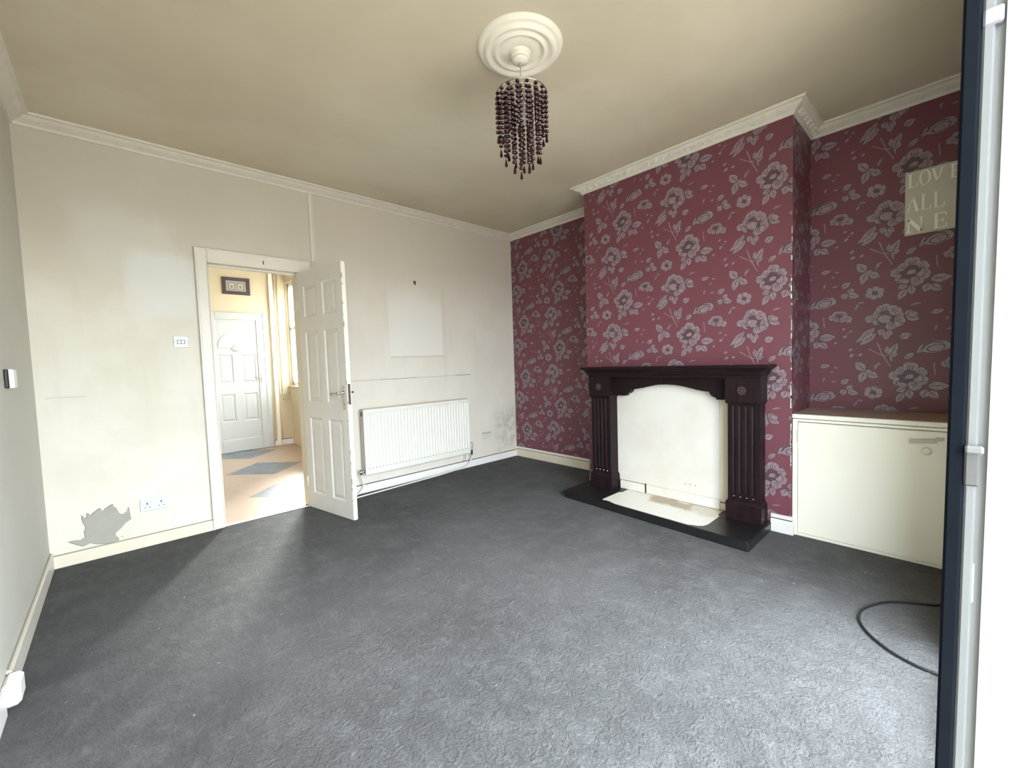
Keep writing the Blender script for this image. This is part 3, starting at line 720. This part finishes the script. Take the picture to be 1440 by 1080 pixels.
# ------------------------------------------------------------------ radiator
rd = empty('radiator', (-1.43, 0, .19), 'white ribbed panel radiator on the back wall', 'radiator')
rx0, rx1, rz0, rz1 = -2.030, -.812, .188, .792
m = MB()
nr = 34; v = []; cols = nr*8
def yprof(k): 
    ph = k % 8; return -.100 + (0, 0, 0, .003, .0075, .0085, .0075, .003)[ph]
mx0, mx1, mz0, mz1 = rx0+.022, rx1-.016, rz0+.058, rz1-.030
for k in range(cols+1):
    x = mx0+(mx1-mx0)*k/cols; yy = yprof(k)
    v += [(x, -.100, mz0), (x, yy, mz0+.012), (x, yy, mz1-.012), (x, -.100, mz1)]
f = []
for k in range(cols):
    for j in range(3): f.append((k*4+j, k*4+4+j, k*4+5+j, k*4+1+j))
m.add(v, f, 0, False)
def quad(mb, x0, x1, z0, z1, y): mb.add([(x0,y,z0),(x1,y,z0),(x1,y,z1),(x0,y,z1)], [(0,1,2,3)])
quad(m, rx0, mx0, rz0, rz1, -.1); quad(m, mx1, rx1, rz0, rz1, -.1); quad(m, mx0, mx1, rz0, mz0, -.1); quad(m, mx0, mx1, mz1, rz1, -.1)
m.add([(rx0,-.1,rz0),(rx1,-.1,rz0),(rx1,-.086,rz0),(rx0,-.086,rz0),(rx0,-.1,rz1),(rx1,-.1,rz1),(rx1,-.086,rz1),(rx0,-.086,rz1)], [(0,1,2,3),(4,5,6,7),(0,3,7,4),(1,2,6,5),(3,2,6,7)])
part(m, 'front_panel', M_rad, rd)
M_slot = plain('rad_slot', (.16,.15,.13), .6)
for k in range(nr):
    x = mx0+(mx1-mx0)*(k+.5)/nr; part(MB().box(x-.009, x+.003, -.1012, -.0995, rz0+.051, rz0+.057), 'slot', M_slot, rd)
part(MB().box(rx0+.004, rx1-.004, -.086, -.032, rz0+.02, rz1-.012), 'convector_body', M_radside, rd)
for x in (rx0, rx1-.006): part(MB().box(x, x+.006, -.092, -.028, rz0+.015, rz1, 0, .002), 'side_panel', M_radside, rd)
m = MB(); m.box(rx0, rx1, -.092, -.028, rz1-.004, rz1+.004, 0, .002); part(m, 'top_grille', M_radside, rd)
m = MB(); m.box(rx0-.004, rx0+.001, -.075, -.045, rz1-.06, rz1-.02, 0, .002); part(m, 'bleed_plug', M_brassd, rd)
for x in (-1.8, -1.05): part(MB().box(x-.015, x+.015, -.034, -.003, rz0+.06, rz1-.06), 'wall_bracket', M_radside, rd)
m = MB(); m.tube([(rx1-.002,-.062,.215),(rx1+.02,-.062,.215)], .010, 10); m.tube([(rx1+.045,-.062,.205),(rx1+.045,-.062,.225),(rx1+.045,-.062,.28),(rx1+.045,-.062,.292)], [.011,.018,.020,.014], 14); m.tube([(rx1+.015,-.062,.215),(rx1+.047,-.062,.212)], .012, 10)
part(m, 'thermostatic_valve', M_pipeg, rd, 'grey thermostatic valve head')
m = MB(); m.tube([(rx1+.045,-.062,.205),(rx1+.045,-.062,.150)], [.013,.009], 10); part(m, 'valve_tail', M_black, rd)
m = MB(); m.tube([(rx0+.002,-.062,.215),(rx0-.035,-.062,.215)], .009, 10); m.tube([(rx0-.030,-.062,.19),(rx0-.030,-.062,.236)], .012, 12); m.tube([(rx0-.012,-.062,.215),(rx0-.005,-.062,.215)], .015, 6)
part(m, 'lockshield_valve', M_chrome, rd)
def smooth(pts, n=8):
    P = [Vector(p) for p in pts]; out = []
    for i in range(len(P)-1):
        p0, p1, p2, p3 = P[max(i-1,0)], P[i], P[i+1], P[min(i+2,len(P)-1)]
        for k in range(n):
            t_ = k/n; out.append(.5*((2*p1)+(p2-p0)*t_+(2*p0-5*p1+4*p2-p3)*t_*t_+(3*p1-p0-3*p2+p3)*t_**3))
    return out+[P[-1]]
m = MB(); m.tube(smooth([(rx1+.045,-.062,.149),(rx1+.040,-.060,.11),(rx1+.005,-.052,.06),(rx1-.08,-.050,.028),(-1.2,-.066,.012),(-1.6,-.085,.009),(-1.9,-.105,.008),(-2.12,-.12,.008),(-2.30,-.13,.008)]), .0065, 8)
tag(m.build('radiator_pipe', M_pipe), 'thin white pipe looping from the radiator valve along the carpet edge', 'pipe')
m = MB(); m.tube(smooth([(rx0-.030,-.062,.189),(rx0-.022,-.062,.14),(rx0-.012,-.058,.09),(rx0-.03,-.055,.045),(rx0-.075,-.055,.012),(rx0-.16,-.07,.008)]), .006, 8)
tag(m.build('radiator_pipe', M_pipe), 'short white pipe dropping from the left radiator valve behind the door', 'pipe')
m = MB(); m.tube(smooth([(rx1-.012,-.040,rz0+.01),(rx1-.012,-.03,.13),(rx1-.014,-.026,.095)]), .006, 8); m.tube(smooth([(rx1-.03,-.040,rz0+.01),(rx1-.032,-.03,.14),(rx1-.04,-.026,.09)]), .0045, 8)
part(m, 'tail_pipe', M_pipe, rd)

# ------------------------------------------------------------------ fireplace
HZ = .060
he = empty('hearth', (-.69, -2.235, 0), 'black raised hearth with a stained cream inlay slab', 'hearth')
hy0, hy1, hx = -1.488, -2.988, -.885
iy0, iy1 = -1.875, -2.700
m = MB()
hx0 = -D-.001
# slab with a recess for the inlay: left, right, front pieces with shaped inner edge
hl, hr = -.872, -.942            # the front edge runs slightly out of square
def hf(yy, back=0): return hl+(hr-hl)*(yy-hy0)/(hy1-hy0)+back
loop = [(hx0,hy0),(hl+.012,hy0),(hl,hy0-.012),(hr,hy1+.012),(hr+.012,hy1),(hx0,hy1),(hx0,iy1+.02),(-.585,iy1+.02),(-.61,iy1),(hf(iy1,.115),iy1),(hf(iy1,.070),iy1+.012),(hf(iy1,.045),iy1+.040),(hf(iy1,.036),iy1+.075),(hf(iy1,.018),iy1+.092),(hf(iy1+.13,.012),iy1+.13),(hf(iy0-.15,.012),iy0-.15),(hf(iy0-.11,.018),iy0-.11),(hf(iy0,.030),iy0-.085),(hf(iy0,.036),iy0-.045),(hf(iy0,.030),iy0-.012),(hf(iy0,.045),iy0),(-.60,iy0),(-.585,iy0-.02),(hx0,iy0-.02)]
m.prism(loop, lambda u, w, d: (u, w, d), 0, HZ-.006)
m.prism([(u+(.006 if u < hf(w)+.02 else 0), w+(-.006 if w > hy0-.03 else .006 if w < hy1+.03 else 0)) for u, w in loop], lambda u, w, d: (u, w, d), HZ-.006, HZ)
part(m, 'hearth_slab', M_hearth, he)
il = loop[6:]
ic = (sum(p[0] for p in il)/len(il), sum(p[1] for p in il)/len(il))
il = [(hx0 if abs(u-hx0) < 1e-6 else u+.0015, w+(.002 if w < ic[1] else -.002)) for u, w in il]
m = MB(); m.prism(il, lambda u, w, d: (u, w, d), 0, HZ-.002); part(m, 'inlay_slab', M_inlay, he, 'cream inlay slab with a brown stain')

fb = empty('fireboard', (-D, -2.27, HZ), 'cream painted board blocking the fireplace opening', 'fireplace board')
m = MB(); m.box(-D-.006, -D-.003, -2.655, -1.72, HZ+.075, 1.0, 0, .002); part(m, 'board', M_board, fb)
m = MB(); m.box(-D-.0045, -D-.003, -2.80, -2.656, HZ+.001, 1.0); part(m, 'side_strip', plain('fire_strip', (.78,.70,.55), .5, .05, 6), fb)
m = MB(); m.box(-D-.020, -D-.003, -2.055, -1.826, HZ+.001, HZ+.072, 0, .003); m.box(-D-.014, -D-.003, -2.655, -2.068, HZ+.001, HZ+.075, 0, .003); part(m, 'base_strip', M_board, fb)
for yy in (-2.395, -2.435, -2.475): part(MB().lathe([(0,-D-.0075),(.004,-D-.0075),(.004,-D-.005)], (0, yy, .205), 8, 'x'), 'screw_hole', M_gap, fb)
part(MB().box(-D-.0155,-D-.004,-2.067,-2.056,HZ+.001,HZ+.08), 'joint', M_gap, fb); part(MB().box(-D-.0065,-D-.003,-2.73,-2.657,HZ+.055,HZ+.062), 'crack', M_gap, fb)

fs = empty('fire_surround', (-.58, -2.28, HZ), 'dark mahogany fire surround with fluted pilasters and carved rosettes', 'fireplace surround')
XB = -D-.0075
def ringstack(mb, prof, y0, y1, xf, xb):
    """mitred moulding round the front and both ends: prof = (offset,z) bottom to top"""
    v = []
    for o, z in prof: v += [(xb, y0+o, z), (xf-o, y0+o, z), (xf-o, y1-o, z), (xb, y1-o, z)]
    f = []
    for r in range(len(prof)-1):
        for k in range(3): f.append((r*4+k, r*4+k+1, r*4+5+k, r*4+4+k))
        f.append((r*4+3, r*4, r*4+4, r*4+7))
    f.append((0,1,2,3)); L = (len(prof)-1)*4; f.append((L,L+1,L+2,L+3)); mb.add(v, f)
m = MB(); ringstack(m, [(0,1.040),(.006,1.042),(.008,1.056),(.018,1.060),(.020,1.068),(.024,1.080),(.034,1.092),(.046,1.098),(.048,1.104),(.058,1.105),(.060,1.110),(.060,1.120),(.056,1.124)], -1.615, -2.958, -.622, XB)
part(m, 'mantel_shelf', M_mah, fs)
# frieze with shaped lower edge
yc = -2.288
half = [(0,.980),(.06,.978),(.12,.970),(.18,.957),(.24,.943),(.285,.936),(.318,.934),(.322,.920),(.335,.905),(.352,.896),(.366,.892),(.368,.880),(.40,.879),(.43,.879)]
lowr = [(yc-a, z) for a, z in half]; lowl = [(yc+a, z) for a, z in half[::-1]]
loop = [(-1.80,1.041),(-1.80,.879)]+lowl+lowr[1:]+[(-2.75,.879),(-2.75,1.041)]
m = MB(); m.prism(loop, lambda u, w, d: (d, u, w), XB, -.548)
part(m, 'frieze', M_mah, fs)
for (p0, p1) in ((-1.602,-1.812), (-2.742,-2.962)):
    w0, w1 = p0-.008, p1+.012
    # fluted shaft
    m = MB(); XF = -.597
    prof = [(w0, XF)]; nfl = 4; a0, a1 = w0-.020, w1+.020; fw = (a1-a0)/nfl
    for k in range(nfl):
        s0 = a0+fw*k
        for q in range(7): prof.append((s0+fw*(.26+.48*q/6), XF+.0045*math.sin(PI*q/6)))
    prof += [(w1, XF)]
    zA, zB = .245, .845
    n = len(prof)
    v = [(x, yy, zA) for yy, x in prof]+[(x, yy, zB) for yy, x in prof]
    m.add(v, [(i, i+1, n+i+1, n+i) for i in range(n-1)])
    m.box(XF, XB, w0, w1, .195, zA); m.box(XF, XB, w0, w1, zB, .866)
    m.add([(XF,w0,zA),(XB,w0,zA),(XB,w0,zB),(XF,w0,zB)], [(0,1,2,3)]); m.add([(XF,w1,zA),(XB,w1,zA),(XB,w1,zB),(XF,w1,zB)], [(0,1,2,3)])
    m.add([(XF,w0,zA)]+[(x,yy,zA) for yy,x in prof[1:-1]]+[(XF,w1,zA),(XF+.012,w1,zA),(XF+.012,w0,zA)], [tuple(range(n+2))]); 
    m.add([(XF,w0,zB)]+[(x,yy,zB) for yy,x in prof[1:-1]]+[(XF,w1,zB),(XF+.012,w1,zB),(XF+.012,w0,zB)], [tuple(range(n+2))])
    sh = part(m, 'pilaster', M_mah, fs)
    m = MB(); ringstack(m, [(0,HZ+.0005),(0,.178),(-.002,.186),(-.008,.190),(-.009,.196)], min(p0,p1)+(-.002), max(p0,p1)+.002, -.617, XB)
    m = MB(); ringstack(m, [(0,HZ+.0005),(0,.178),(-.002,.184),(-.008,.190),(-.010,.197)], p0+.002, p1-.002, -.615, XB)
    part(m, 'plinth', M_mah, fs)
    m = MB(); ringstack(m, [(-.010,.862),(-.004,.868),(0,.874),(0,1.041)], p0, p1, -.622, XB); part(m, 'corner_block', M_mah, fs)
    cyy = (p0+p1)/2+.003; m = MB()
    for k in range(8):
        a = k*PI/4
        pts = petal((0,0), (.030*math.cos(a), .030*math.sin(a)), .009)
        m.prism(pts, lambda u, w, d: (d, cyy-u, .955+w), -.621, -.628)
    m.lathe([(0,-.634),(.006,-.632),(.009,-.627),(.009,-.621)], (0, cyy, .955), 14, 'x')
    part(m, 'rosette', plain('rosette_mah', (.055,.032,.03), .25, .4, 90), fs)
    for k in range(4):
        yk = a0+fw*(k+.5); part(MB().lathe([(0,-.6005),(.0045,-.599),(.0045,-.596)], (0, yk, .222), 8, 'x'), 'stud', M_chrome, fs)

# ------------------------------------------------------------------ alcove cupboard
cu = empty('cupboard', (-.46, -3.47, 0), 'cream painted built-in cupboard with brown top in the near alcove', 'cupboard')
CX = -.462; cy0, cy1 = -B-.002, FY+.001
m = MB(); m.box(CX, CX+.02, cy0, cy0-.028, 0, .768, 0, .002); m.box(CX, CX+.02, cy0-.028, cy1, .752, .768, 0, .002); m.box(CX, CX+.02, cy0-.028, cy1, 0, .018, 0, .002); m.box(CX+.02, -.003, cy0, cy0-.02, 0, .768); m.box(CX, CX+.02, cy1, cy1+.03, .018, .752)
part(m, 'carcass', M_cream, cu)
m = MB(); m.box(CX-.004, CX+.016, cy0-.030, cy1+.032, .020, .748, 0, .003); dr = part(m, 'door', M_cream, cu)
def child(mb, name, mat, par, e, label=None):
    o = mb.build(name, mat, par)
    o.location = (0,0,0)
    if label: o['label'] = label
    return o
m = MB(); 
m.prism([(-.060,-.004),(-.057,.020),(.050,.012),(.052,-.014)], lambda u, w, d: (d, -3.715-u*math.cos(.0), .690+w+u*.20), CX-.004, CX-.014)
m.prism([(.046,-.008),(.046,.016),(.078,.010),(.078,-.004)], lambda u, w, d: (d, -3.715-u, .693+w+u*.20), CX-.004, CX-.018)
child(m, 'latch', plain('latch_paint', (.46,.44,.37), .35, .05), dr, cu, 'painted turn latch')
m = MB(); m.lathe([(0,CX-.022),(.012,CX-.022),(.019,CX-.018),(.021,CX-.012),(.014,CX-.006),(.012,CX-.003)], (0, -3.726, .640), 20, 'x'); child(m, 'knob', M_cream, dr, cu)
m = MB(); m.box(CX-.006, CX+.0, cy0-.026, cy0-.032, .62, .70, 0, .001); child(m, 'hinge', plain('hinge_paint', (.62,.60,.50), .4), dr, cu)
m = MB(); m.box(CX-.004, CX+.022, cy0+.002, cy1, .772, .799, 1, .003); m.box(CX+.022, -.003, cy0, cy1, .772, .799, 0, 0)
o = part(m, 'worktop', [M_top, M_cream], cu, 'brown worktop with cream lipped front edge')

# ------------------------------------------------------------------ plaque
sg = empty('wall_plaque', (0, -3.715, 2.09), 'sage square plaque with raised cream capital letters in the near alcove', 'sign')
m = MB(); m.box(-.014, -.001, -3.845, -3.590, 1.902, 2.287, 0, .003); part(m, 'plaque_board', M_sign, sg)
FN = lambda u, w, d: (d, -u, w)
def stroke(mb, p, q, w):
    dx, dz = q[0]-p[0], q[1]-p[1]; L = math.hypot(dx, dz); nx, nz = -dz/L*w/2, dx/L*w/2
    mb.prism([(p[0]-nx,p[1]-nz),(q[0]-nx,q[1]-nz),(q[0]+nx,q[1]+nz),(p[0]+nx,p[1]+nz)], FN, -.0138, -.0195)
def letter(ch, x, z, w, h):
    mb = MB(); T, t_ = w*.22, w*.09; sf = w*.22
    def ser(cx, zz, k=1): mb.prism([(cx-sf*k,zz),(cx+sf*k,zz),(cx+sf*k,zz+h*.05),(cx-sf*k,zz+h*.05)], FN, -.0138, -.0197)
    if ch == 'L':
        stroke(mb, (x+w*.25,z), (x+w*.25,z+h), T); ser(x+w*.25, z); ser(x+w*.25, z+h*.95); stroke(mb, (x+w*.25,z+h*.03), (x+w*.95,z+h*.03), h*.06); stroke(mb, (x+w*.93,z), (x+w*.97,z+h*.28), t_)
    elif ch == 'E':
        stroke(mb, (x+w*.25,z), (x+w*.25,z+h), T); ser(x+w*.25, z); ser(x+w*.25, z+h*.95)
        for zz, e in ((.03,.95),(.5,.7),(.97,.9)): stroke(mb, (x+w*.25,z+h*zz), (x+w*e,z+h*zz), h*.06)
        stroke(mb, (x+w*.93,z), (x+w*.96,z+h*.26), t_); stroke(mb, (x+w*.9,z+h*.78), (x+w*.9,z+h), t_); stroke(mb, (x+w*.7,z+h*.4), (x+w*.7,z+h*.6), t_)
    elif ch == 'A':
        stroke(mb, (x+w*.12,z), (x+w*.5,z+h), t_*1.2); stroke(mb, (x+w*.88,z), (x+w*.5,z+h), T); ser(x+w*.12, z, .8); ser(x+w*.88, z, .8); stroke(mb, (x+w*.25,z+h*.33), (x+w*.75,z+h*.33), h*.05)
    elif ch == 'V':
        stroke(mb, (x+w*.12,z+h), (x+w*.5,z), T); stroke(mb, (x+w*.88,z+h), (x+w*.5,z), t_*1.2); ser(x+w*.12, z+h*.95, .8); ser(x+w*.88, z+h*.95, .8)
    elif ch == 'N':
        stroke(mb, (x+w*.14,z), (x+w*.14,z+h), t_*1.2); stroke(mb, (x+w*.86,z), (x+w*.86,z+h), t_*1.2); stroke(mb, (x+w*.12,z+h*.98), (x+w*.86,z+h*.03), T); ser(x+w*.14, z, .8); ser(x+w*.86, z+h*.95, .8); ser(x+w*.10, z+h*.95, .7)
    elif ch == 'O':
        n = 32; v = []; f = []
        for k in range(n):
            a = 2*PI*k/n; ci, si = math.cos(a), math.sin(a)
            o_, i_ = (w*.5, h*.51), (w*.5-T*.9, h*.51-h*.05)
            for d in (-.0138, -.0195):
                v += [FN(x+w*.5+o_[0]*ci, z+h*.5+o_[1]*si, d), FN(x+w*.5+i_[0]*ci, z+h*.5+i_[1]*si, d)]
        for k in range(n):
            a, b = k*4, ((k+1) % n)*4; f += [(a+2,b+2,b+3,a+3),(a,b,b+2,a+2),(a+1,a+3,b+3,b+1)]
        mb.add(v, f)
    o = part(mb, 'letter', M_letter, sg); o['label'] = 'raised cream letter ' + ch
for ch, x, z, w, h in (('L',3.602,2.188,.045,.082),('O',3.652,2.187,.052,.090),('V',3.706,2.190,.052,.082),('E',3.782,2.190,.046,.082),
                       ('A',3.598,2.040,.056,.092),('L',3.660,2.038,.048,.096),('L',3.714,2.037,.050,.098),
                       ('N',3.598,1.915,.080,.088),('E',3.714,1.915,.062,.090)):
    letter(ch, x, z, w, h)

# ------------------------------------------------------------------ ceiling rose and pendant
RC = (-2.106, -2.324)
cr = tag(MB().lathe([(.0,2.690),(.042,2.690),(.046,2.697),(.046,2.712),(.052,2.716),(.058,2.712),(.090,2.722),(.108,2.726),(.112,2.716),(.119,2.711),(.127,2.713),(.132,2.722),(.142,2.724),(.150,2.716),(.160,2.709),(.170,2.710),(.176,2.718),(.182,2.727),(.190,2.725),(.198,2.728),(.207,2.736),(.210,2.745)], (RC[0],RC[1],0), 72).build('ceiling_rose', M_rose), 'large round moulded cream ceiling rose above the pendant', 'ceiling rose')
pe = empty('pendant_light', (RC[0], RC[1], 2.11), 'small chandelier pendant of dark plum bead strands', 'pendant light')
m = MB(); m.lathe([(.0,2.672),(.036,2.674),(.040,2.682),(.038,2.6895),(0,2.6895)], (RC[0],RC[1],0), 24); part(m, 'ceiling_cup', M_rose, pe)
part(MB().tube([(RC[0],RC[1],2.675),(RC[0],RC[1],2.525)], .0035, 8), 'cord', M_cord, pe)
ZR = 2.520
def ring(mb, r, z, th=.0028, n=40):
    P = [(RC[0]+r*math.cos(2*PI*k/n), RC[1]+r*math.sin(2*PI*k/n), z) for k in range(n+1)]; mb.tube(P, th, 6, cap=False)
m = MB(); ring(m, .124, ZR); ring(m, .088, ZR); ring(m, .05, ZR)
for k in range(6):
    a = k*PI/3; m.tube([(RC[0]+.01*math.cos(a),RC[1]+.01*math.sin(a),ZR+.008),(RC[0]+.124*math.cos(a),RC[1]+.124*math.sin(a),ZR)], .0022, 6)
m.lathe([(0,ZR+.02),(.014,ZR+.02),(.016,ZR-.03),(.0,ZR-.03)], (RC[0],RC[1],0), 16)
part(m, 'ring_frame', M_chrome, pe, 'chrome ring frame')
m = MB(); m.lathe([(0,ZR-.03),(.013,ZR-.03),(.013,ZR-.075),(.024,ZR-.095),(.028,ZR-.12),(.022,ZR-.142),(0,ZR-.152)], (RC[0],RC[1],0), 18); part(m, 'lamp_bulb', M_upvc, pe)
def bead(mb, c, r):
    n = 8; v = [(c[0],c[1],c[2]+r*.85)]; 
    for zz, k in ((.45,.8),(0,1.0),(-.45,.8)):
        for i in range(n):
            a = 2*PI*i/n; v.append((c[0]+r*k*math.cos(a), c[1]+r*k*math.sin(a), c[2]+zz*r*.95))
    v.append((c[0],c[1],c[2]-r*.85)); f = []
    for i in range(n):
        j = (i+1) % n; f += [(0,1+i,1+j),(1+i,1+n+i,1+n+j,1+j),(1+n+i,1+2*n+i,1+2*n+j,1+n+j),(1+2*n+i,1+3*n,1+2*n+j)]
    mb.add(v, f, 0)
def strand(r, a, L):
    x, y = RC[0]+r*math.cos(a), RC[1]+r*math.sin(a)
    m = MB(); m.tube([(x,y,ZR),(x,y,ZR-L+.04)], .0009, 5, 1)
    nb = int((L-.045)/.0232)
    for k in range(nb): bead(m, (x,y,ZR-.012-k*.0232), .0122 if k % 3 else .0108)
    o = part(m, 'bead_strand', [M_bead, M_chrome], pe)
    d = MB(); zt = ZR-.012-nb*.0232+.008
    d.lathe([(0,zt),(.0025,zt-.003),(.005,zt-.016),(.0078,zt-.030),(.007,zt-.037),(0,zt-.042)], (x,y,0), 8, smooth=False)
    q = d.build('drop_bead', M_bead, o)
for k in range(17): strand(.122, 2*PI*k/17+.08, .235+.02*((k*7) % 3)+rnd.uniform(-.006,.006))
for k in range(12): strand(.086, 2*PI*k/12+.2, .315+.02*((k*5) % 3)+rnd.uniform(-.006,.006))
for k in range(7): strand(.048, 2*PI*k/7+.1, .385+.022*(k % 2)+rnd.uniform(-.006,.006))

# ------------------------------------------------------------------ cable on the carpet
m = MB(); m.tube(smooth([(-.80,-3.845,.006),(-.90,-3.80,.006),(-.943,-3.785,.006),(-1.0,-3.701,.006),(-1.07,-3.619,.006),(-1.2,-3.557,.006),(-1.308,-3.552,.006),(-1.405,-3.592,.006),(-1.485,-3.666,.006),(-1.522,-3.74,.006),(-1.53,-3.80,.006),(-1.53,-3.845,.006)], 10), .0055, 8)
tag(m.build('cable', M_cable), 'black cable curving in a loop on the carpet before the cupboard', 'cable')

# ------------------------------------------------------------------ entrance door frame at the viewer's right hand
ed = struct(empty('door_3', (-3.1, -3.835, 0), 'white plastic entrance door frame with dark seal close to the viewer at right', 'door frame', 0, None, None, 0))
tilt = .0084
def jp(mb, x0, x1, ya, yb, z0, z1, name, mat, label=None, bev=.0015):
    # boxes given relative to the jamb foot at eye height 1.2; the jamb leans very slightly
    v0 = len(mb.v); mb.box(x0, x1, ya, yb, z0, z1, 0, bev)
    mb.v = [(x, y_-tilt*(z-1.2), z) for x, y_, z in mb.v]
    return part(mb, name, mat, ed, label)
jp(MB(), -3.094, -3.028, -3.832, -3.905, .02, 2.08, 'jamb', M_upvcs)
jp(MB(), -3.101, -3.04, -3.8265, -3.8380, .02, 2.08, 'seal', M_gasket, 'dark navy rubber seal', .002)
jp(MB(), -3.100, -3.05, -3.8382, -3.8455, .02, 2.08, 'rebate_lip', M_upvcg)
jp(MB(), -3.103, -3.05, -3.8515, -3.905, .02, 2.08, 'outer_lip', M_upvc, None, .004)
jp(MB(), -3.1025, -3.09, -3.8376, -3.8470, 1.077, 1.113, 'latch_keep', M_steel, 'steel latch keep plate')
jp(MB(), -3.108, -3.09, -3.8376, -3.8490, 1.107, 1.114, 'keep_lip', M_upvcg)
jp(MB(), -3.1015, -3.09, -3.8382, -3.8500, 1.468, 1.482, 'top_keep', plain('keep_dark', (.22,.22,.26), .4, .2, 40), 'dark hook keep')
jp(MB(), -3.0985, -3.09, -3.8440, -3.8465, .969, 1.006, 'deadbolt_slot', plain('slot_grey', (.28,.30,.31), .6, .1), 'narrow grey deadbolt slot')
jp(MB(), -3.106, -3.05, -3.869, -3.905, .60, 1.13, 'weather_bar', M_upvc, None, .006)

# ------------------------------------------------------------------ light
w = bpy.data.worlds.new('sky'); S.world = w; w.use_nodes = True
nt = w.node_tree; bg = nt.nodes['Background']
tc = nt.nodes.new('ShaderNodeTexCoord'); sx = nt.nodes.new('ShaderNodeSeparateXYZ'); nt.links.new(tc.outputs['Generated'], sx.inputs[0])
mr = nt.nodes.new('ShaderNodeMapRange'); nt.links.new(sx.outputs[2], mr.inputs[0]); mr.inputs[1].default_value = -.12; mr.inputs[2].default_value = .12
mx = nt.nodes.new('ShaderNodeMix'); mx.data_type = 'RGBA'; nt.links.new(mr.outputs[0], mx.inputs[0])
mx.inputs[6].default_value = (.30,.295,.28,1); mx.inputs[7].default_value = (.84,.94,1.05,1)
nt.links.new(mx.outputs[2], bg.inputs[0]); bg.inputs[1].default_value = 7.0
def portal(name, loc_, rot, sx_, sy_):
    L = bpy.data.lights.new(name, 'AREA'); L.shape = 'RECTANGLE'; L.size = sx_; L.size_y = sy_; L.cycles.is_portal = True
    o = bpy.data.objects.new(name, L); COL.objects.link(o); o.location = loc_; o.rotation_euler = rot; return o
portal('portal_window', (-2.175, -4.14, 1.13), (PI/2, 0, 0), 1.55, 2.14)
portal('portal_entrance', (-3.505, -4.14, 1.05), (PI/2, 0, 0), .95, 2.1)
portal('portal_kitchen', (KX+.12, 2.505, 1.72), (PI/2, 0, PI/2), 1.81, 1.6)
sl = bpy.data.lights.new('sun', 'SUN'); sl.energy = 12.5; sl.angle = .24; sl.color = (1.0, .97, .93)
so = bpy.data.objects.new('sun', sl); COL.objects.link(so); so.rotation_euler = Vector((-.40, -1, -.52)).to_track_quat('-Z', 'Y').to_euler()

# ------------------------------------------------------------------ camera
cam = bpy.data.cameras.new('camera'); co = bpy.data.objects.new('camera', cam); COL.objects.link(co)
f_, yaw, pitch, roll = 588.8387, -.7543, -.0549, -.0317
cy_, sy_, cp, sp = math.cos(yaw), math.sin(yaw), math.cos(pitch), math.sin(pitch)
fwd = Vector((-sy_*cp, cy_*cp, sp)); rt = Vector((cy_, sy_, 0)); up = rt.cross(fwd)
r2 = rt*math.cos(roll)+up*math.sin(roll); u2 = -rt*math.sin(roll)+up*math.cos(roll)
co.matrix_world = Matrix(((r2.x,u2.x,-fwd.x,-3.6477),(r2.y,u2.y,-fwd.y,-3.8307),(r2.z,u2.z,-fwd.z,1.2012),(0,0,0,1)))
cam.sensor_fit = 'HORIZONTAL'; cam.sensor_width = 36; cam.lens = f_/1440*36; cam.clip_start = .01
S.camera = co
S.view_settings.view_transform = 'Standard'; S.view_settings.look = 'None'; S.view_settings.gamma = 1; S.view_settings.use_curve_mapping = False
S.view_settings.exposure = 1.52
S.cycles.max_bounces = 12; S.cycles.diffuse_bounces = 8; S.cycles.use_denoising = True
